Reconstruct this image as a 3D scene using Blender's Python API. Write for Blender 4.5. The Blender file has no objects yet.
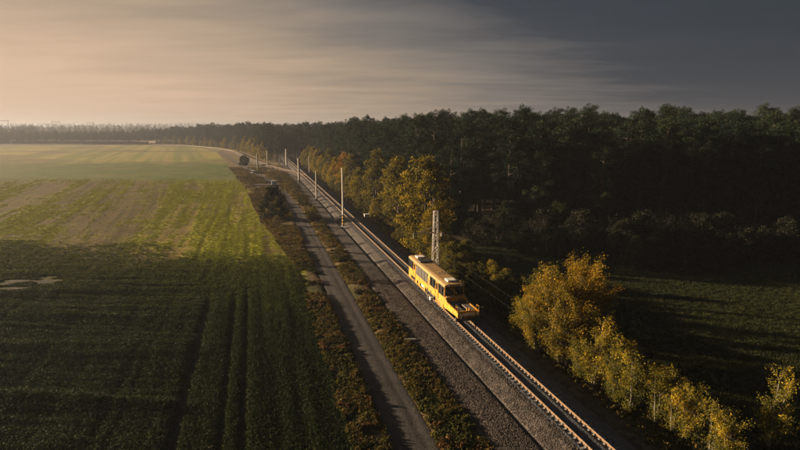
import bpy, math, random
import numpy as np
from mathutils import Vector, Matrix

random.seed(7)
rng = np.random.default_rng(11)
R = math.radians
scene = bpy.context.scene
col = scene.collection

# ------------------------------------------------------------------ camera
CAM_H = 21.5
PITCH = math.atan((225 - 127) / 533.0)
cam_d = bpy.data.cameras.new('camera')
cam_d.sensor_width = 36.0
cam_d.lens = 36.0 * 533.0 / 800.0
cam_d.clip_start = 0.5
cam_d.clip_end = 20000.0
cam = bpy.data.objects.new('camera', cam_d)
cam.location = (0, 0, CAM_H)
cam.rotation_euler = (math.pi / 2 - PITCH, 0, 0)
col.objects.link(cam)
scene.camera = cam

# ------------------------------------------------------------------ world, sun, exposure
SUN_AZ = R(-72.0)          # measured from the view direction (+Y), negative = left
SUN_EL = R(9.5)
SUN_DIR = Vector((math.sin(SUN_AZ) * math.cos(SUN_EL), math.cos(SUN_AZ) * math.cos(SUN_EL), math.sin(SUN_EL)))
sd = bpy.data.lights.new('sun', 'SUN')
sd.energy = 5.0
sd.angle = R(0.8)
sd.color = (1.0, 0.73, 0.46)
sun = bpy.data.objects.new('sun', sd)
sun.rotation_euler = SUN_DIR.to_track_quat('Z', 'Y').to_euler()
sun.location = (-60, 20, 80)
col.objects.link(sun)

world = bpy.data.worlds.new('World')
scene.world = world
world.use_nodes = True
nt = world.node_tree
nt.nodes.clear()


def N(tree, typ, **kw):
    n = tree.nodes.new(typ)
    for k, v in kw.items():
        setattr(n, k, v)
    return n


def math_n(tree, op, a, b=None, c=None, clamp=False):
    n = N(tree, 'ShaderNodeMath', operation=op)
    n.use_clamp = clamp
    for i, v in enumerate((a, b, c)):
        if v is None:
            continue
        if isinstance(v, (int, float)):
            n.inputs[i].default_value = v
        else:
            tree.links.new(v, n.inputs[i])
    return n.outputs[0]


def mix_rgb(tree, fac, a, b, mode='MIX'):
    n = N(tree, 'ShaderNodeMix', data_type='RGBA', blend_type=mode)
    for sock, v in ((n.inputs['Factor'], fac), (n.inputs[6], a), (n.inputs[7], b)):
        if isinstance(v, (int, float)):
            sock.default_value = v
        elif isinstance(v, (tuple, list)):
            sock.default_value = (v[0], v[1], v[2], 1)
        else:
            tree.links.new(v, sock)
    return n.outputs[2]


def smooth_n(tree, v, lo, hi):
    n = N(tree, 'ShaderNodeMapRange', interpolation_type='SMOOTHSTEP')
    tree.links.new(v, n.inputs[0])
    n.inputs[1].default_value = lo
    n.inputs[2].default_value = hi
    return n.outputs[0]


sky = N(nt, 'ShaderNodeTexSky', sky_type='NISHITA')
sky.sun_disc = False
sky.sun_elevation = SUN_EL
sky.sun_rotation = SUN_AZ % (2 * math.pi)
sky.air_density = 1.6
sky.dust_density = 4.0
sky.altitude = 200
tc = N(nt, 'ShaderNodeTexCoord')
sep = N(nt, 'ShaderNodeSeparateXYZ')
nt.links.new(tc.outputs['Generated'], sep.inputs[0])
dx, dy, dz = sep.outputs
# nearness to the sun's compass direction (cloud veil brightens towards the sun)
sh = Vector((SUN_DIR.x, SUN_DIR.y, 0)).normalized()
dot = N(nt, 'ShaderNodeVectorMath', operation='DOT_PRODUCT')
nt.links.new(tc.outputs['Generated'], dot.inputs[0])
dot.inputs[1].default_value = (SUN_DIR.x, SUN_DIR.y, SUN_DIR.z)
near = smooth_n(nt, dot.outputs['Value'], -0.45, 1.0)
# flat cloud deck coordinates
den = math_n(nt, 'ADD', math_n(nt, 'MAXIMUM', dz, 0.0), 0.06)
cu = math_n(nt, 'DIVIDE', dx, den)
cv = math_n(nt, 'DIVIDE', dy, den)
cmb = N(nt, 'ShaderNodeCombineXYZ')
nt.links.new(math_n(nt, 'MULTIPLY', cu, 0.5), cmb.inputs[0])
nt.links.new(math_n(nt, 'MULTIPLY', cv, 1.2), cmb.inputs[1])
noi = N(nt, 'ShaderNodeTexNoise')
noi.inputs['Scale'].default_value = 1.0
noi.inputs['Detail'].default_value = 11
noi.inputs['Roughness'].default_value = 0.62
noi.inputs['Distortion'].default_value = 0.25
nt.links.new(cmb.outputs[0], noi.inputs['Vector'])
streak = noi.outputs['Fac']
elev = math_n(nt, 'MAXIMUM', dz, 0.0)
low = math_n(nt, 'SUBTRACT', 1.0, smooth_n(nt, elev, 0.0, 0.34))
# brightness key: towards the sun and towards the horizon the veil is thin and bright
nz = math_n(nt, 'MULTIPLY', math_n(nt, 'SUBTRACT', streak, 0.5), 0.32)
key = math_n(nt, 'ADD', math_n(nt, 'ADD', math_n(nt, 'MULTIPLY', near, 0.74), math_n(nt, 'MULTIPLY', low, 0.36)), nz)
ramp = N(nt, 'ShaderNodeValToRGB')
nt.links.new(key, ramp.inputs[0])
el = ramp.color_ramp.elements
el[0].position = 0.14
el[0].color = (0.0056, 0.0082, 0.0118, 1)
el[1].position = 1.0
el[1].color = (0.170, 0.118, 0.082, 1)
for p_, c_ in ((0.42, (0.0100, 0.0125, 0.0170)), (0.60, (0.046, 0.041, 0.038)), (0.80, (0.104, 0.078, 0.056))):
    e_ = el.new(p_)
    e_.color = (*c_, 1)
skym = N(nt, 'ShaderNodeMix', data_type='RGBA', blend_type='MULTIPLY')
skym.inputs['Factor'].default_value = 1.0
nt.links.new(sky.outputs[0], skym.inputs[6])
skym.inputs[7].default_value = (0.05, 0.05, 0.05, 1)
final = mix_rgb(nt, 0.98, skym.outputs[2], ramp.outputs[0])
bg = N(nt, 'ShaderNodeBackground')
bg.inputs['Strength'].default_value = 1.0
nt.links.new(final, bg.inputs['Color'])
wo = N(nt, 'ShaderNodeOutputWorld')
nt.links.new(bg.outputs[0], wo.inputs[0])

scene.view_settings.view_transform = 'Standard'
scene.view_settings.look = 'None'
scene.view_settings.exposure = 2.0
scene.view_settings.gamma = 1.0
scene.view_settings.use_curve_mapping = False
scene.cycles.use_denoising = True
scene.cycles.max_bounces = 6
scene.cycles.diffuse_bounces = 3
scene.cycles.transmission_bounces = 4
scene.cycles.volume_bounces = 1
scene.cycles.transparent_max_bounces = 8

# ------------------------------------------------------------------ materials
MATS = {}


def mat_base(name):
    m = bpy.data.materials.new(name)
    m.use_nodes = True
    t = m.node_tree
    t.nodes.clear()
    out = N(t, 'ShaderNodeOutputMaterial')
    b = N(t, 'ShaderNodeBsdfPrincipled')
    t.links.new(b.outputs[0], out.inputs['Surface'])
    return m, t, b, out


def plain(name, c, rough=0.6, metal=0.0, var=0.18, scale=3.0, bump=0.0, dirt=None, spec=0.4):
    """procedural surface: base colour broken by two noises, optional dirt colour and bump"""
    m, t, b, out = mat_base(name)
    tcx = N(t, 'ShaderNodeTexCoord')
    n1 = N(t, 'ShaderNodeTexNoise')
    n1.inputs['Scale'].default_value = scale
    n1.inputs['Detail'].default_value = 6
    n1.inputs['Roughness'].default_value = 0.65
    t.links.new(tcx.outputs['Object'], n1.inputs['Vector'])
    lo = tuple(max(0, x * (1 - var)) for x in c)
    hi = tuple(min(1, x * (1 + var)) for x in c)
    f = smooth_n(t, n1.outputs['Fac'], 0.3, 0.7)
    cc = mix_rgb(t, f, lo, hi)
    if dirt:
        n2 = N(t, 'ShaderNodeTexNoise')
        n2.inputs['Scale'].default_value = scale * 0.45
        n2.inputs['Detail'].default_value = 8
        n2.inputs['Roughness'].default_value = 0.7
        t.links.new(tcx.outputs['Object'], n2.inputs['Vector'])
        f2 = math_n(t, 'MULTIPLY', smooth_n(t, n2.outputs['Fac'], 0.46, 0.66), dirt[3])
        cc = mix_rgb(t, f2, cc, dirt[:3])
    t.links.new(cc, b.inputs['Base Color'])
    b.inputs['Roughness'].default_value = rough
    b.inputs['Metallic'].default_value = metal
    b.inputs['Specular IOR Level'].default_value = spec
    if bump:
        bp = N(t, 'ShaderNodeBump')
        bp.inputs['Strength'].default_value = bump
        bp.inputs['Distance'].default_value = 0.02
        t.links.new(n1.outputs['Fac'], bp.inputs['Height'])
        t.links.new(bp.outputs[0], b.inputs['Normal'])
    MATS[name] = m
    return m


def leafy(name, cols, trans=0.3, rough=0.55, objvar=0.25):
    """leaf material: per-leaf tint attribute through a ramp, shifted per plant"""
    m, t, b, out = mat_base(name)
    at = N(t, 'ShaderNodeAttribute', attribute_name='tint')
    oi = N(t, 'ShaderNodeObjectInfo')
    v = math_n(t, 'ADD', at.outputs['Fac'], math_n(t, 'MULTIPLY', math_n(t, 'SUBTRACT', oi.outputs['Random'], 0.5), objvar * 2))
    rp = N(t, 'ShaderNodeValToRGB')
    t.links.new(v, rp.inputs[0])
    e = rp.color_ramp.elements
    e[0].color = (*cols[0], 1)
    e[1].color = (*cols[-1], 1)
    for i, c in enumerate(cols[1:-1]):
        q = e.new((i + 1) / (len(cols) - 1))
        q.color = (*c, 1)
    t.links.new(rp.outputs[0], b.inputs['Base Color'])
    b.inputs['Roughness'].default_value = rough
    b.inputs['Specular IOR Level'].default_value = 0.02
    tr = N(t, 'ShaderNodeBsdfTranslucent')
    t.links.new(rp.outputs[0], tr.inputs['Color'])
    mx = N(t, 'ShaderNodeMixShader')
    mx.inputs[0].default_value = trans
    t.links.new(b.outputs[0], mx.inputs[1])
    t.links.new(tr.outputs[0], mx.inputs[2])
    t.links.new(mx.outputs[0], out.inputs['Surface'])
    MATS[name] = m
    return m


plain('yellow', (0.48, 0.238, 0.012), 0.45, var=0.18, scale=1.6, dirt=(0.13, 0.080, 0.035, 0.85))
plain('roof_yellow', (0.32, 0.20, 0.075), 0.6, var=0.14, scale=2.0, dirt=(0.27, 0.18, 0.09, 0.7))
plain('dark_metal', (0.025, 0.024, 0.024), 0.6, var=0.3, dirt=(0.06, 0.045, 0.03, 0.6))
plain('deck_plate', (0.075, 0.072, 0.072), 0.65, var=0.25, scale=4, dirt=(0.13, 0.10, 0.075, 0.6))
plain('white_paint', (0.62, 0.60, 0.57), 0.5, var=0.08, dirt=(0.3, 0.25, 0.2, 0.4))
plain('glass', (0.006, 0.008, 0.010), 0.05, var=0.1, spec=0.4)
plain('lamp_glass', (0.75, 0.74, 0.70), 0.15, var=0.03, spec=0.8)
plain('rubber', (0.02, 0.02, 0.02), 0.8)
plain('rail_steel', (0.20, 0.17, 0.15), 0.24, metal=0.9, var=0.2, scale=1.5)
plain('rail_rust', (0.115, 0.062, 0.022), 0.7, var=0.3, scale=6)
plain('concrete', (0.38, 0.37, 0.355), 0.85, var=0.2, scale=4, bump=0.3, dirt=(0.12, 0.10, 0.085, 0.6))
plain('sleeper_concrete', (0.21, 0.205, 0.20), 0.85, var=0.25, scale=3, bump=0.3, dirt=(0.09, 0.075, 0.06, 0.7))
plain('pole_concrete', (0.40, 0.37, 0.34), 0.8, var=0.15, scale=2, dirt=(0.2, 0.17, 0.14, 0.5))
plain('galvanised', (0.42, 0.41, 0.40), 0.5, metal=0.3, var=0.2, scale=3, dirt=(0.24, 0.16, 0.11, 0.6))
plain('pole_white', (0.62, 0.59, 0.55), 0.55, var=0.1, scale=2, dirt=(0.3, 0.26, 0.22, 0.4))
plain('stripe_yellow', (0.60, 0.36, 0.02), 0.5)
plain('stripe_black', (0.015, 0.015, 0.015), 0.5)
plain('mast_green', (0.03, 0.055, 0.04), 0.5)
plain('wire', (0.03, 0.028, 0.026), 0.7)
plain('porcelain', (0.20, 0.09, 0.05), 0.25)
plain('pine_bark', (0.050, 0.033, 0.024), 0.9, var=0.35, scale=1.2, dirt=(0.07, 0.055, 0.045, 0.8))
plain('dark_bark', (0.06, 0.05, 0.042), 0.9, var=0.35, scale=1.5)
plain('birch_bark', (0.17, 0.155, 0.135), 0.8, var=0.2, scale=1.5, dirt=(0.05, 0.045, 0.04, 0.8))
plain('twig', (0.038, 0.031, 0.026), 0.9, var=0.3, scale=0.8)
plain('wagon_rust', (0.12, 0.05, 0.04), 0.7, var=0.25, scale=0.6)
plain('wagon_pale', (0.26, 0.20, 0.19), 0.6, var=0.2, scale=0.5)
plain('cabinet', (0.55, 0.56, 0.58), 0.5, var=0.1)
plain('sign_blue', (0.30, 0.40, 0.55), 0.5, var=0.1)
plain('car_white', (0.70, 0.68, 0.66), 0.3, var=0.03, spec=0.6)
plain('coat', (0.05, 0.05, 0.06), 0.9)
plain('skin', (0.35, 0.2, 0.14), 0.7)

leafy('pine_needles', [(0.005, 0.011, 0.009), (0.010, 0.020, 0.013), (0.019, 0.031, 0.016), (0.032, 0.043, 0.018)], 0.12, objvar=0.28)
leafy('gold_leaves', [(0.036, 0.038, 0.010), (0.095, 0.082, 0.013), (0.22, 0.165, 0.016), (0.40, 0.27, 0.018)], 0.32, objvar=0.14)
leafy('brown_leaves', [(0.035, 0.038, 0.012), (0.080, 0.076, 0.016), (0.150, 0.125, 0.020), (0.25, 0.185, 0.022)], 0.28, objvar=0.25)
leafy('orange_leaves', [(0.07, 0.045, 0.012), (0.17, 0.095, 0.018), (0.29, 0.155, 0.024)], 0.3, objvar=0.15)
leafy('birch_leaves', [(0.040, 0.048, 0.012), (0.085, 0.084, 0.014), (0.17, 0.14, 0.016), (0.37, 0.25, 0.016)], 0.34, objvar=0.2)
leafy('birch_gold', [(0.045, 0.048, 0.012), (0.105, 0.088, 0.013), (0.23, 0.155, 0.016), (0.46, 0.26, 0.016)], 0.34, objvar=0.12)
leafy('shrub_leaves', [(0.020, 0.024, 0.009), (0.042, 0.045, 0.013), (0.085, 0.078, 0.017), (0.17, 0.13, 0.02)], 0.25, objvar=0.3)
leafy('dry_bush_leaves', [(0.055, 0.044, 0.017), (0.105, 0.082, 0.028), (0.18, 0.13, 0.038)], 0.25, objvar=0.3)
leafy('dark_leaves', [(0.008, 0.011, 0.006), (0.016, 0.020, 0.008), (0.030, 0.032, 0.011)], 0.2, objvar=0.2)
leafy('willow_leaves', [(0.010, 0.012, 0.008), (0.018, 0.019, 0.012), (0.028, 0.028, 0.017)], 0.15, objvar=0.2)
leafy('crop_leaves', [(0.010, 0.018, 0.008), (0.018, 0.029, 0.010), (0.030, 0.042, 0.012), (0.085, 0.066, 0.018)], 0.3, objvar=0.3)
leafy('mid_green', [(0.030, 0.042, 0.009), (0.055, 0.070, 0.010), (0.095, 0.105, 0.012)], 0.3, objvar=0.35)
leafy('grass_green', [(0.085, 0.100, 0.007), (0.155, 0.165, 0.009), (0.24, 0.24, 0.013)], 0.35, objvar=0.3)
leafy('grass_meadow', [(0.026, 0.035, 0.016), (0.040, 0.050, 0.020), (0.068, 0.070, 0.028)], 0.3, objvar=0.3)
leafy('grass_dry', [(0.032, 0.030, 0.012), (0.075, 0.060, 0.020), (0.165, 0.120, 0.036), (0.30, 0.21, 0.060)], 0.3, objvar=0.25)
leafy('weed_red', [(0.060, 0.038, 0.018), (0.095, 0.052, 0.024), (0.15, 0.080, 0.03)], 0.3, objvar=0.25)


# ground: colour attribute x fine noise, bumpy
def ground_mat():
    m, t, b, out = mat_base('ground')
    at = N(t, 'ShaderNodeAttribute', attribute_name='col')
    ge = N(t, 'ShaderNodeNewGeometry')
    n1 = N(t, 'ShaderNodeTexNoise')
    n1.inputs['Scale'].default_value = 1.7
    n1.inputs['Detail'].default_value = 9
    n1.inputs['Roughness'].default_value = 0.72
    t.links.new(ge.outputs['Position'], n1.inputs['Vector'])
    n2 = N(t, 'ShaderNodeTexNoise')
    n2.inputs['Scale'].default_value = 0.16
    n2.inputs['Detail'].default_value = 6
    n2.inputs['Roughness'].default_value = 0.6
    t.links.new(ge.outputs['Position'], n2.inputs['Vector'])
    f = math_n(t, 'ADD', math_n(t, 'MULTIPLY', smooth_n(t, n1.outputs['Fac'], 0.28, 0.72), 1.35), 0.30)
    f2 = math_n(t, 'ADD', math_n(t, 'MULTIPLY', n2.outputs['Fac'], 0.7), 0.65)
    ff = math_n(t, 'MULTIPLY', f, f2)
    cx = N(t, 'ShaderNodeCombineColor')
    for i in range(3):
        t.links.new(ff, cx.inputs[i])
    c = mix_rgb(t, 1.0, at.outputs['Color'], cx.outputs[0], 'MULTIPLY')
    t.links.new(c, b.inputs['Base Color'])
    b.inputs['Roughness'].default_value = 0.95
    b.inputs['Specular IOR Level'].default_value = 0.1
    bp = N(t, 'ShaderNodeBump')
    bp.inputs['Strength'].default_value = 0.9
    bp.inputs['Distance'].default_value = 0.35
    t.links.new(n1.outputs['Fac'], bp.inputs['Height'])
    t.links.new(bp.outputs[0], b.inputs['Normal'])
    MATS['ground'] = m


def stones_mat(name, cols, scale, dist, strength=1.0):
    m, t, b, out = mat_base(name)
    ge = N(t, 'ShaderNodeNewGeometry')
    vo = N(t, 'ShaderNodeTexVoronoi')
    vo.inputs['Scale'].default_value = scale
    t.links.new(ge.outputs['Position'], vo.inputs['Vector'])
    sp = N(t, 'ShaderNodeSeparateColor')
    t.links.new(vo.outputs['Color'], sp.inputs[0])
    rp = N(t, 'ShaderNodeValToRGB')
    t.links.new(sp.outputs[0], rp.inputs[0])
    e = rp.color_ramp.elements
    e[0].color = (*cols[0], 1)
    e[1].color = (*cols[-1], 1)
    for i, c in enumerate(cols[1:-1]):
        q = e.new((i + 1) / (len(cols) - 1))
        q.color = (*c, 1)
    n2 = N(t, 'ShaderNodeTexNoise')
    n2.inputs['Scale'].default_value = 0.55
    n2.inputs['Detail'].default_value = 7
    t.links.new(ge.outputs['Position'], n2.inputs['Vector'])
    f2 = math_n(t, 'ADD', math_n(t, 'MULTIPLY', smooth_n(t, n2.outputs['Fac'], 0.3, 0.7), 0.4), 0.75)
    cx = N(t, 'ShaderNodeCombineColor')
    for i in range(3):
        t.links.new(f2, cx.inputs[i])
    c = mix_rgb(t, 1.0, rp.outputs[0], cx.outputs[0], 'MULTIPLY')
    t.links.new(c, b.inputs['Base Color'])
    b.inputs['Roughness'].default_value = 0.85
    b.inputs['Specular IOR Level'].default_value = 0.25
    bp = N(t, 'ShaderNodeBump')
    bp.inputs['Strength'].default_value = strength
    bp.inputs['Distance'].default_value = dist
    bp.invert = True
    t.links.new(vo.outputs['Distance'], bp.inputs['Height'])
    t.links.new(bp.outputs[0], b.inputs['Normal'])
    MATS[name] = m


ground_mat()
stones_mat('ballast', [(0.016, 0.016, 0.017), (0.033, 0.031, 0.031), (0.054, 0.048, 0.045), (0.11, 0.095, 0.086)], 14.0, 0.04)
stones_mat('ballast_shaded', [(0.030, 0.035, 0.043), (0.060, 0.068, 0.082), (0.11, 0.12, 0.14)], 11.0, 0.05)  # bluish copy of the ballast, tone of the shaded bed put into its colour
stones_mat('ballast_old', [(0.03, 0.025, 0.022), (0.055, 0.044, 0.037), (0.085, 0.066, 0.053)], 7.0, 0.05)
stones_mat('road_dirt', [(0.026, 0.024, 0.024), (0.036, 0.033, 0.033), (0.048, 0.043, 0.042)], 7.0, 0.02, 0.4)
stones_mat('stone', [(0.035, 0.031, 0.029), (0.065, 0.054, 0.047), (0.12, 0.098, 0.082)], 5.0, 0.01, 0.3)


def water_mat():
    m, t, b, out = mat_base('water')
    b.inputs['Base Color'].default_value = (0.06, 0.055, 0.045, 1)
    b.inputs['IOR'].default_value = 1.5
    b.inputs['Roughness'].default_value = 0.12
    b.inputs['Specular IOR Level'].default_value = 1.0
    n = N(t, 'ShaderNodeTexNoise')
    n.inputs['Scale'].default_value = 3
    ge = N(t, 'ShaderNodeNewGeometry')
    t.links.new(ge.outputs['Position'], n.inputs['Vector'])
    bp = N(t, 'ShaderNodeBump')
    bp.inputs['Strength'].default_value = 0.15
    bp.inputs['Distance'].default_value = 0.02
    t.links.new(n.outputs['Fac'], bp.inputs['Height'])
    t.links.new(bp.outputs[0], b.inputs['Normal'])
    MATS['water'] = m


water_mat()


# ------------------------------------------------------------------ mesh helpers
def link(o, parent=None):
    col.objects.link(o)
    if parent is not None:
        o.parent = parent
    return o


def np_mesh(name, V, F, mats=(), tint=None, smooth=False, fmat=None):
    """V (n,3); F (m,k) all the same size k"""
    V = np.asarray(V, np.float32)
    F = np.asarray(F, np.int32)
    me = bpy.data.meshes.new(name)
    me.vertices.add(len(V))
    me.vertices.foreach_set('co', V.ravel())
    k = F.shape[1]
    me.loops.add(F.size)
    me.loops.foreach_set('vertex_index', F.ravel())
    me.polygons.add(len(F))
    me.polygons.foreach_set('loop_start', np.arange(0, F.size, k, dtype=np.int32))
    me.polygons.foreach_set('loop_total', np.full(len(F), k, np.int32))
    if smooth:
        me.polygons.foreach_set('use_smooth', np.ones(len(F), bool))
    for m in mats:
        me.materials.append(MATS[m])
    if fmat is not None:
        me.polygons.foreach_set('material_index', np.asarray(fmat, np.int32))
    if tint is not None:
        a = me.attributes.new('tint', 'FLOAT', 'POINT')
        a.data.foreach_set('value', np.asarray(tint, np.float32))
    me.update(calc_edges=True)
    return me


class MB:
    """collects boxes, tubes and prisms into ONE mesh"""
    def __init__(s):
        s.v = []
        s.f = []

    def add(s, vs, fs):
        o = len(s.v)
        s.v += [tuple(v) for v in vs]
        s.f += [tuple(i + o for i in f) for f in fs]
        return s

    def box(s, x0, x1, y0, y1, z0, z1):
        vs = [(x, y, z) for x in (x0, x1) for y in (y0, y1) for z in (z0, z1)]
        fs = [(0, 1, 3, 2), (4, 6, 7, 5), (0, 4, 5, 1), (2, 3, 7, 6), (0, 2, 6, 4), (1, 5, 7, 3)]
        return s.add(vs, fs)

    def tube(s, pts, rad, n=6, cap=True):
        pts = [Vector(p) for p in pts]
        rad = rad if isinstance(rad, (list, tuple)) else [rad] * len(pts)
        vs, fs = [], []
        up = Vector((0.31, 0.22, 0.92)).normalized()
        for i, p in enumerate(pts):
            d = (pts[min(i + 1, len(pts) - 1)] - pts[max(i - 1, 0)]).normalized()
            a = d.cross(up)
            if a.length < 1e-3:
                a = d.cross(Vector((1, 0, 0)))
            a.normalize()
            b = d.cross(a)
            for k in range(n):
                t = 2 * math.pi * k / n
                vs.append(p + (a * math.cos(t) + b * math.sin(t)) * rad[i])
        for i in range(len(pts) - 1):
            for k in range(n):
                k2 = (k + 1) % n
                fs.append((i * n + k, i * n + k2, (i + 1) * n + k2, (i + 1) * n + k))
        if cap:
            fs.append(tuple(range(n))[::-1])
            fs.append(tuple((len(pts) - 1) * n + k for k in range(n)))
        return s.add(vs, fs)

    def bar(s, a, b, w, d=None):
        return s.tube([a, b], w * 0.707, 4)

    def prism(s, prof, x0, x1):
        """profile of (y,z) extruded along x"""
        n = len(prof)
        vs = [(x0, y, z) for y, z in prof] + [(x1, y, z) for y, z in prof]
        fs = [(k, (k + 1) % n, n + (k + 1) % n, n + k) for k in range(n)]
        fs += [tuple(range(n))[::-1], tuple(range(n, 2 * n))]
        return s.add(vs, fs)

    def mesh(s, name, mat, smooth=False):
        me = bpy.data.meshes.new(name)
        me.from_pydata(s.v, [], s.f)
        me.materials.append(MATS[mat])
        import bmesh
        bm = bmesh.new()
        bm.from_mesh(me)
        bmesh.ops.recalc_face_normals(bm, faces=bm.faces)
        bm.to_mesh(me)
        bm.free()
        if smooth:
            me.polygons.foreach_set('use_smooth', np.ones(len(me.polygons), bool))
        return me

    def build(s, name, mat, parent=None, bevel=0, smooth=False):
        o = bpy.data.objects.new(name, s.mesh(name, mat, smooth))
        if bevel:
            md = o.modifiers.new('bevel', 'BEVEL')
            md.width = bevel
            md.segments = 2
            md.limit_method = 'ANGLE'
        return link(o, parent)


def tag(o, label=None, cat=None, group=None, kind=None):
    if label:
        o['label'] = label
    if cat:
        o['category'] = cat
    if group:
        o['group'] = group
    if kind:
        o['kind'] = kind
    return o


def empty(name, loc=(0, 0, 0), rz=0.0):
    o = bpy.data.objects.new(name, None)
    o.empty_display_size = 0.5
    o.location = loc
    o.rotation_euler = (0, 0, rz)
    return link(o)


def copy_tree(o, parent=None):
    c = o.copy()
    link(c, parent)
    for ch in [x for x in bpy.data.objects if x.parent == o]:
        copy_tree(ch, c)
    return c


# value noise
_L = rng.random((256, 256)).astype(np.float32)


def vnoise(x, y):
    xi = np.floor(x).astype(int)
    yi = np.floor(y).astype(int)
    fx = x - xi
    fy = y - yi
    fx = fx * fx * (3 - 2 * fx)
    fy = fy * fy * (3 - 2 * fy)
    a = _L[xi & 255, yi & 255]
    b = _L[(xi + 1) & 255, yi & 255]
    c = _L[xi & 255, (yi + 1) & 255]
    d = _L[(xi + 1) & 255, (yi + 1) & 255]
    return (a * (1 - fx) + b * fx) * (1 - fy) + (c * (1 - fx) + d * fx) * fy


def fbm(x, y, o=4):
    s = 0
    w = 0.5
    t = 0
    for i in range(o):
        s = s + w * vnoise(x * 2 ** i + 17.3 * i, y * 2 ** i + 9.1 * i)
        t += w
        w *= 0.5
    return s / t


def sstep(x, a, b):
    t = np.clip((x - a) / (b - a), 0, 1)
    return t * t * (3 - 2 * t)


# ------------------------------------------------------------------ terrain layout
# q = x + SL*y is constant along the straight railway; z = 0 is the rail top
SL = 0.272
QT = 22.75                       # track centre line
CQ = 1 / math.sqrt(1 + SL * SL)  # q -> perpendicular metres


def X(q, y):
    return q - SL * y


ROAD = np.array([(10.4, 15), (10.7, 60), (10.9, 150), (8.8, 195), (4.5, 240), (-4, 292), (-15, 380), (-28, 480), (-52, 570)], float)


def road_q(y):
    return np.interp(y, ROAD[:, 1], ROAD[:, 0])


BTRK = [(-40.5, 232), (-43.6, 243), (-52.5, 263), (-67.0, 291), (-106, 378), (-161, 508), (-229, 612), (-302, 684), (-386, 708), (-560, 722), (-900, 730)]


def catmull(P, step=3.0):
    P = [Vector((a, b, 0)) for a, b in P]
    P = [P[0] * 2 - P[1]] + P + [P[-1] * 2 - P[-2]]
    out = []
    for i in range(1, len(P) - 2):
        n = max(2, int((P[i + 1] - P[i]).length / step))
        for k in range(n):
            t = k / n
            a, b, c, d = P[i - 1], P[i], P[i + 1], P[i + 2]
            out.append(0.5 * (2 * b + (c - a) * t + (2 * a - 5 * b + 4 * c - d) * t * t + (3 * b - a - 3 * c + d) * t ** 3))
    out.append(P[-2])
    return out


TRB = catmull(BTRK)
TRA = [Vector((X(QT, y), y, 0)) for y in np.arange(16, 420, 3.0)]
TRB_XY = np.array([(v.x, v.y) for v in TRB])


def dist_B(x, y):
    """signed-less distance to the diverging track (coarse)"""
    P = TRB_XY[::4]
    d = np.full(np.shape(x), 1e9)
    for px, py in P:
        d = np.minimum(d, np.hypot(x - px, y - py))
    return d


PUDDLES = [(-56.8, 76.0, 2.2, 0.30), (-52.2, 76.2, 2.2, 0.22), (-53.4, 77.8, 1.2, 0.16), (-55.0, 72.3, 2.6, 0.24), (-57.6, 74.7, 1.4, 0.2), (-52.0, 75.2, 1.3, 0.14)]


def field_edge_q(y):
    return np.interp(y, [0, 85, 130, 200, 270, 380, 480], [6.6, 6.2, 1.0, -3.5, -11, -22, -34])


def ground_z(x, y):
    x = np.asarray(x, float)
    y = np.asarray(y, float)
    q = x + SL * y
    r = np.hypot(x, y)
    z = -0.85 + 0.0 * x
    fld = sstep(field_edge_q(y) - q, 0, 2.0) * (1 - sstep(y, 560, 640))
    # field: gentle swell, cross ripples in the near headland, crop rows
    z = z + fld * (0.5 * (fbm(x * 0.03, y * 0.03, 3) - 0.5))
    rip = sstep(-q, 4, 9) * (1 - sstep(y, 72, 92))
    wav = fbm(x * 0.05 + 3, (y + 0.10 * x) * 0.42 + 5, 3) - 0.5
    z = z + fld * rip * 1.15 * wav
    rows = (vnoise(q * 1.1, y * 0.05) - 0.5) * (0.18 - 0.11 * sstep(y, 60, 80))
    z = z + fld * rows * (1 - sstep(y, 150, 260))
    for qq, w, d in ((-3.5, 0.34, 0.22), (-1.9, 0.34, 0.22), (-6.9, 0.5, 0.22), (-11.6, 0.4, 0.10)):
        m = np.exp(-((q - qq) / w) ** 2) * (1 - sstep(y, 62, 74))
        z = z - fld * m * d
    pm = np.exp(-((((x + 54) / 7.5) ** 2 + ((y - 74.5) / 5.0) ** 2) ** 2))
    z = z * (1 - pm) + (-0.92) * pm
    # right side drops off the embankment
    z = z - 0.75 * sstep(q, 26.5, 30.5)
    z = z + sstep(q, 31, 36) * 0.5 * (fbm(x * 0.05, y * 0.05, 3) - 0.5)
    # weed strips are lumpy
    ws = np.exp(-((q - 14.0) / 1.5) ** 2) + np.exp(-((q - 7.6) / 1.2) ** 2) * 0.35
    z = z + ws * 0.5 * (fbm(x * 0.35, y * 0.35, 3) - 0.35)
    # road bed
    rd = 1 - sstep(np.abs(q - road_q(y)), 1.5, 2.3)
    z = z * (1 - rd) + (-1.03) * rd
    # under the ballast
    bb = sstep(q, 15.4, 16.2) * (1 - sstep(q, 25.8, 26.8)) * (1 - sstep(y, 410, 430))
    z = z * (1 - bb) + (-1.25) * bb
    pa = (q - QT) * CQ
    z = z + 3.0 * sstep(y, 108, 165) * sstep(pa, 18, 55) * (1 - sstep(y, 260, 400))
    # far low hills
    z = z + sstep(r, 1300, 4200) * 26 * fbm(x * 0.0006 + 4, y * 0.0006 + 1, 3)
    return z


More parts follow.
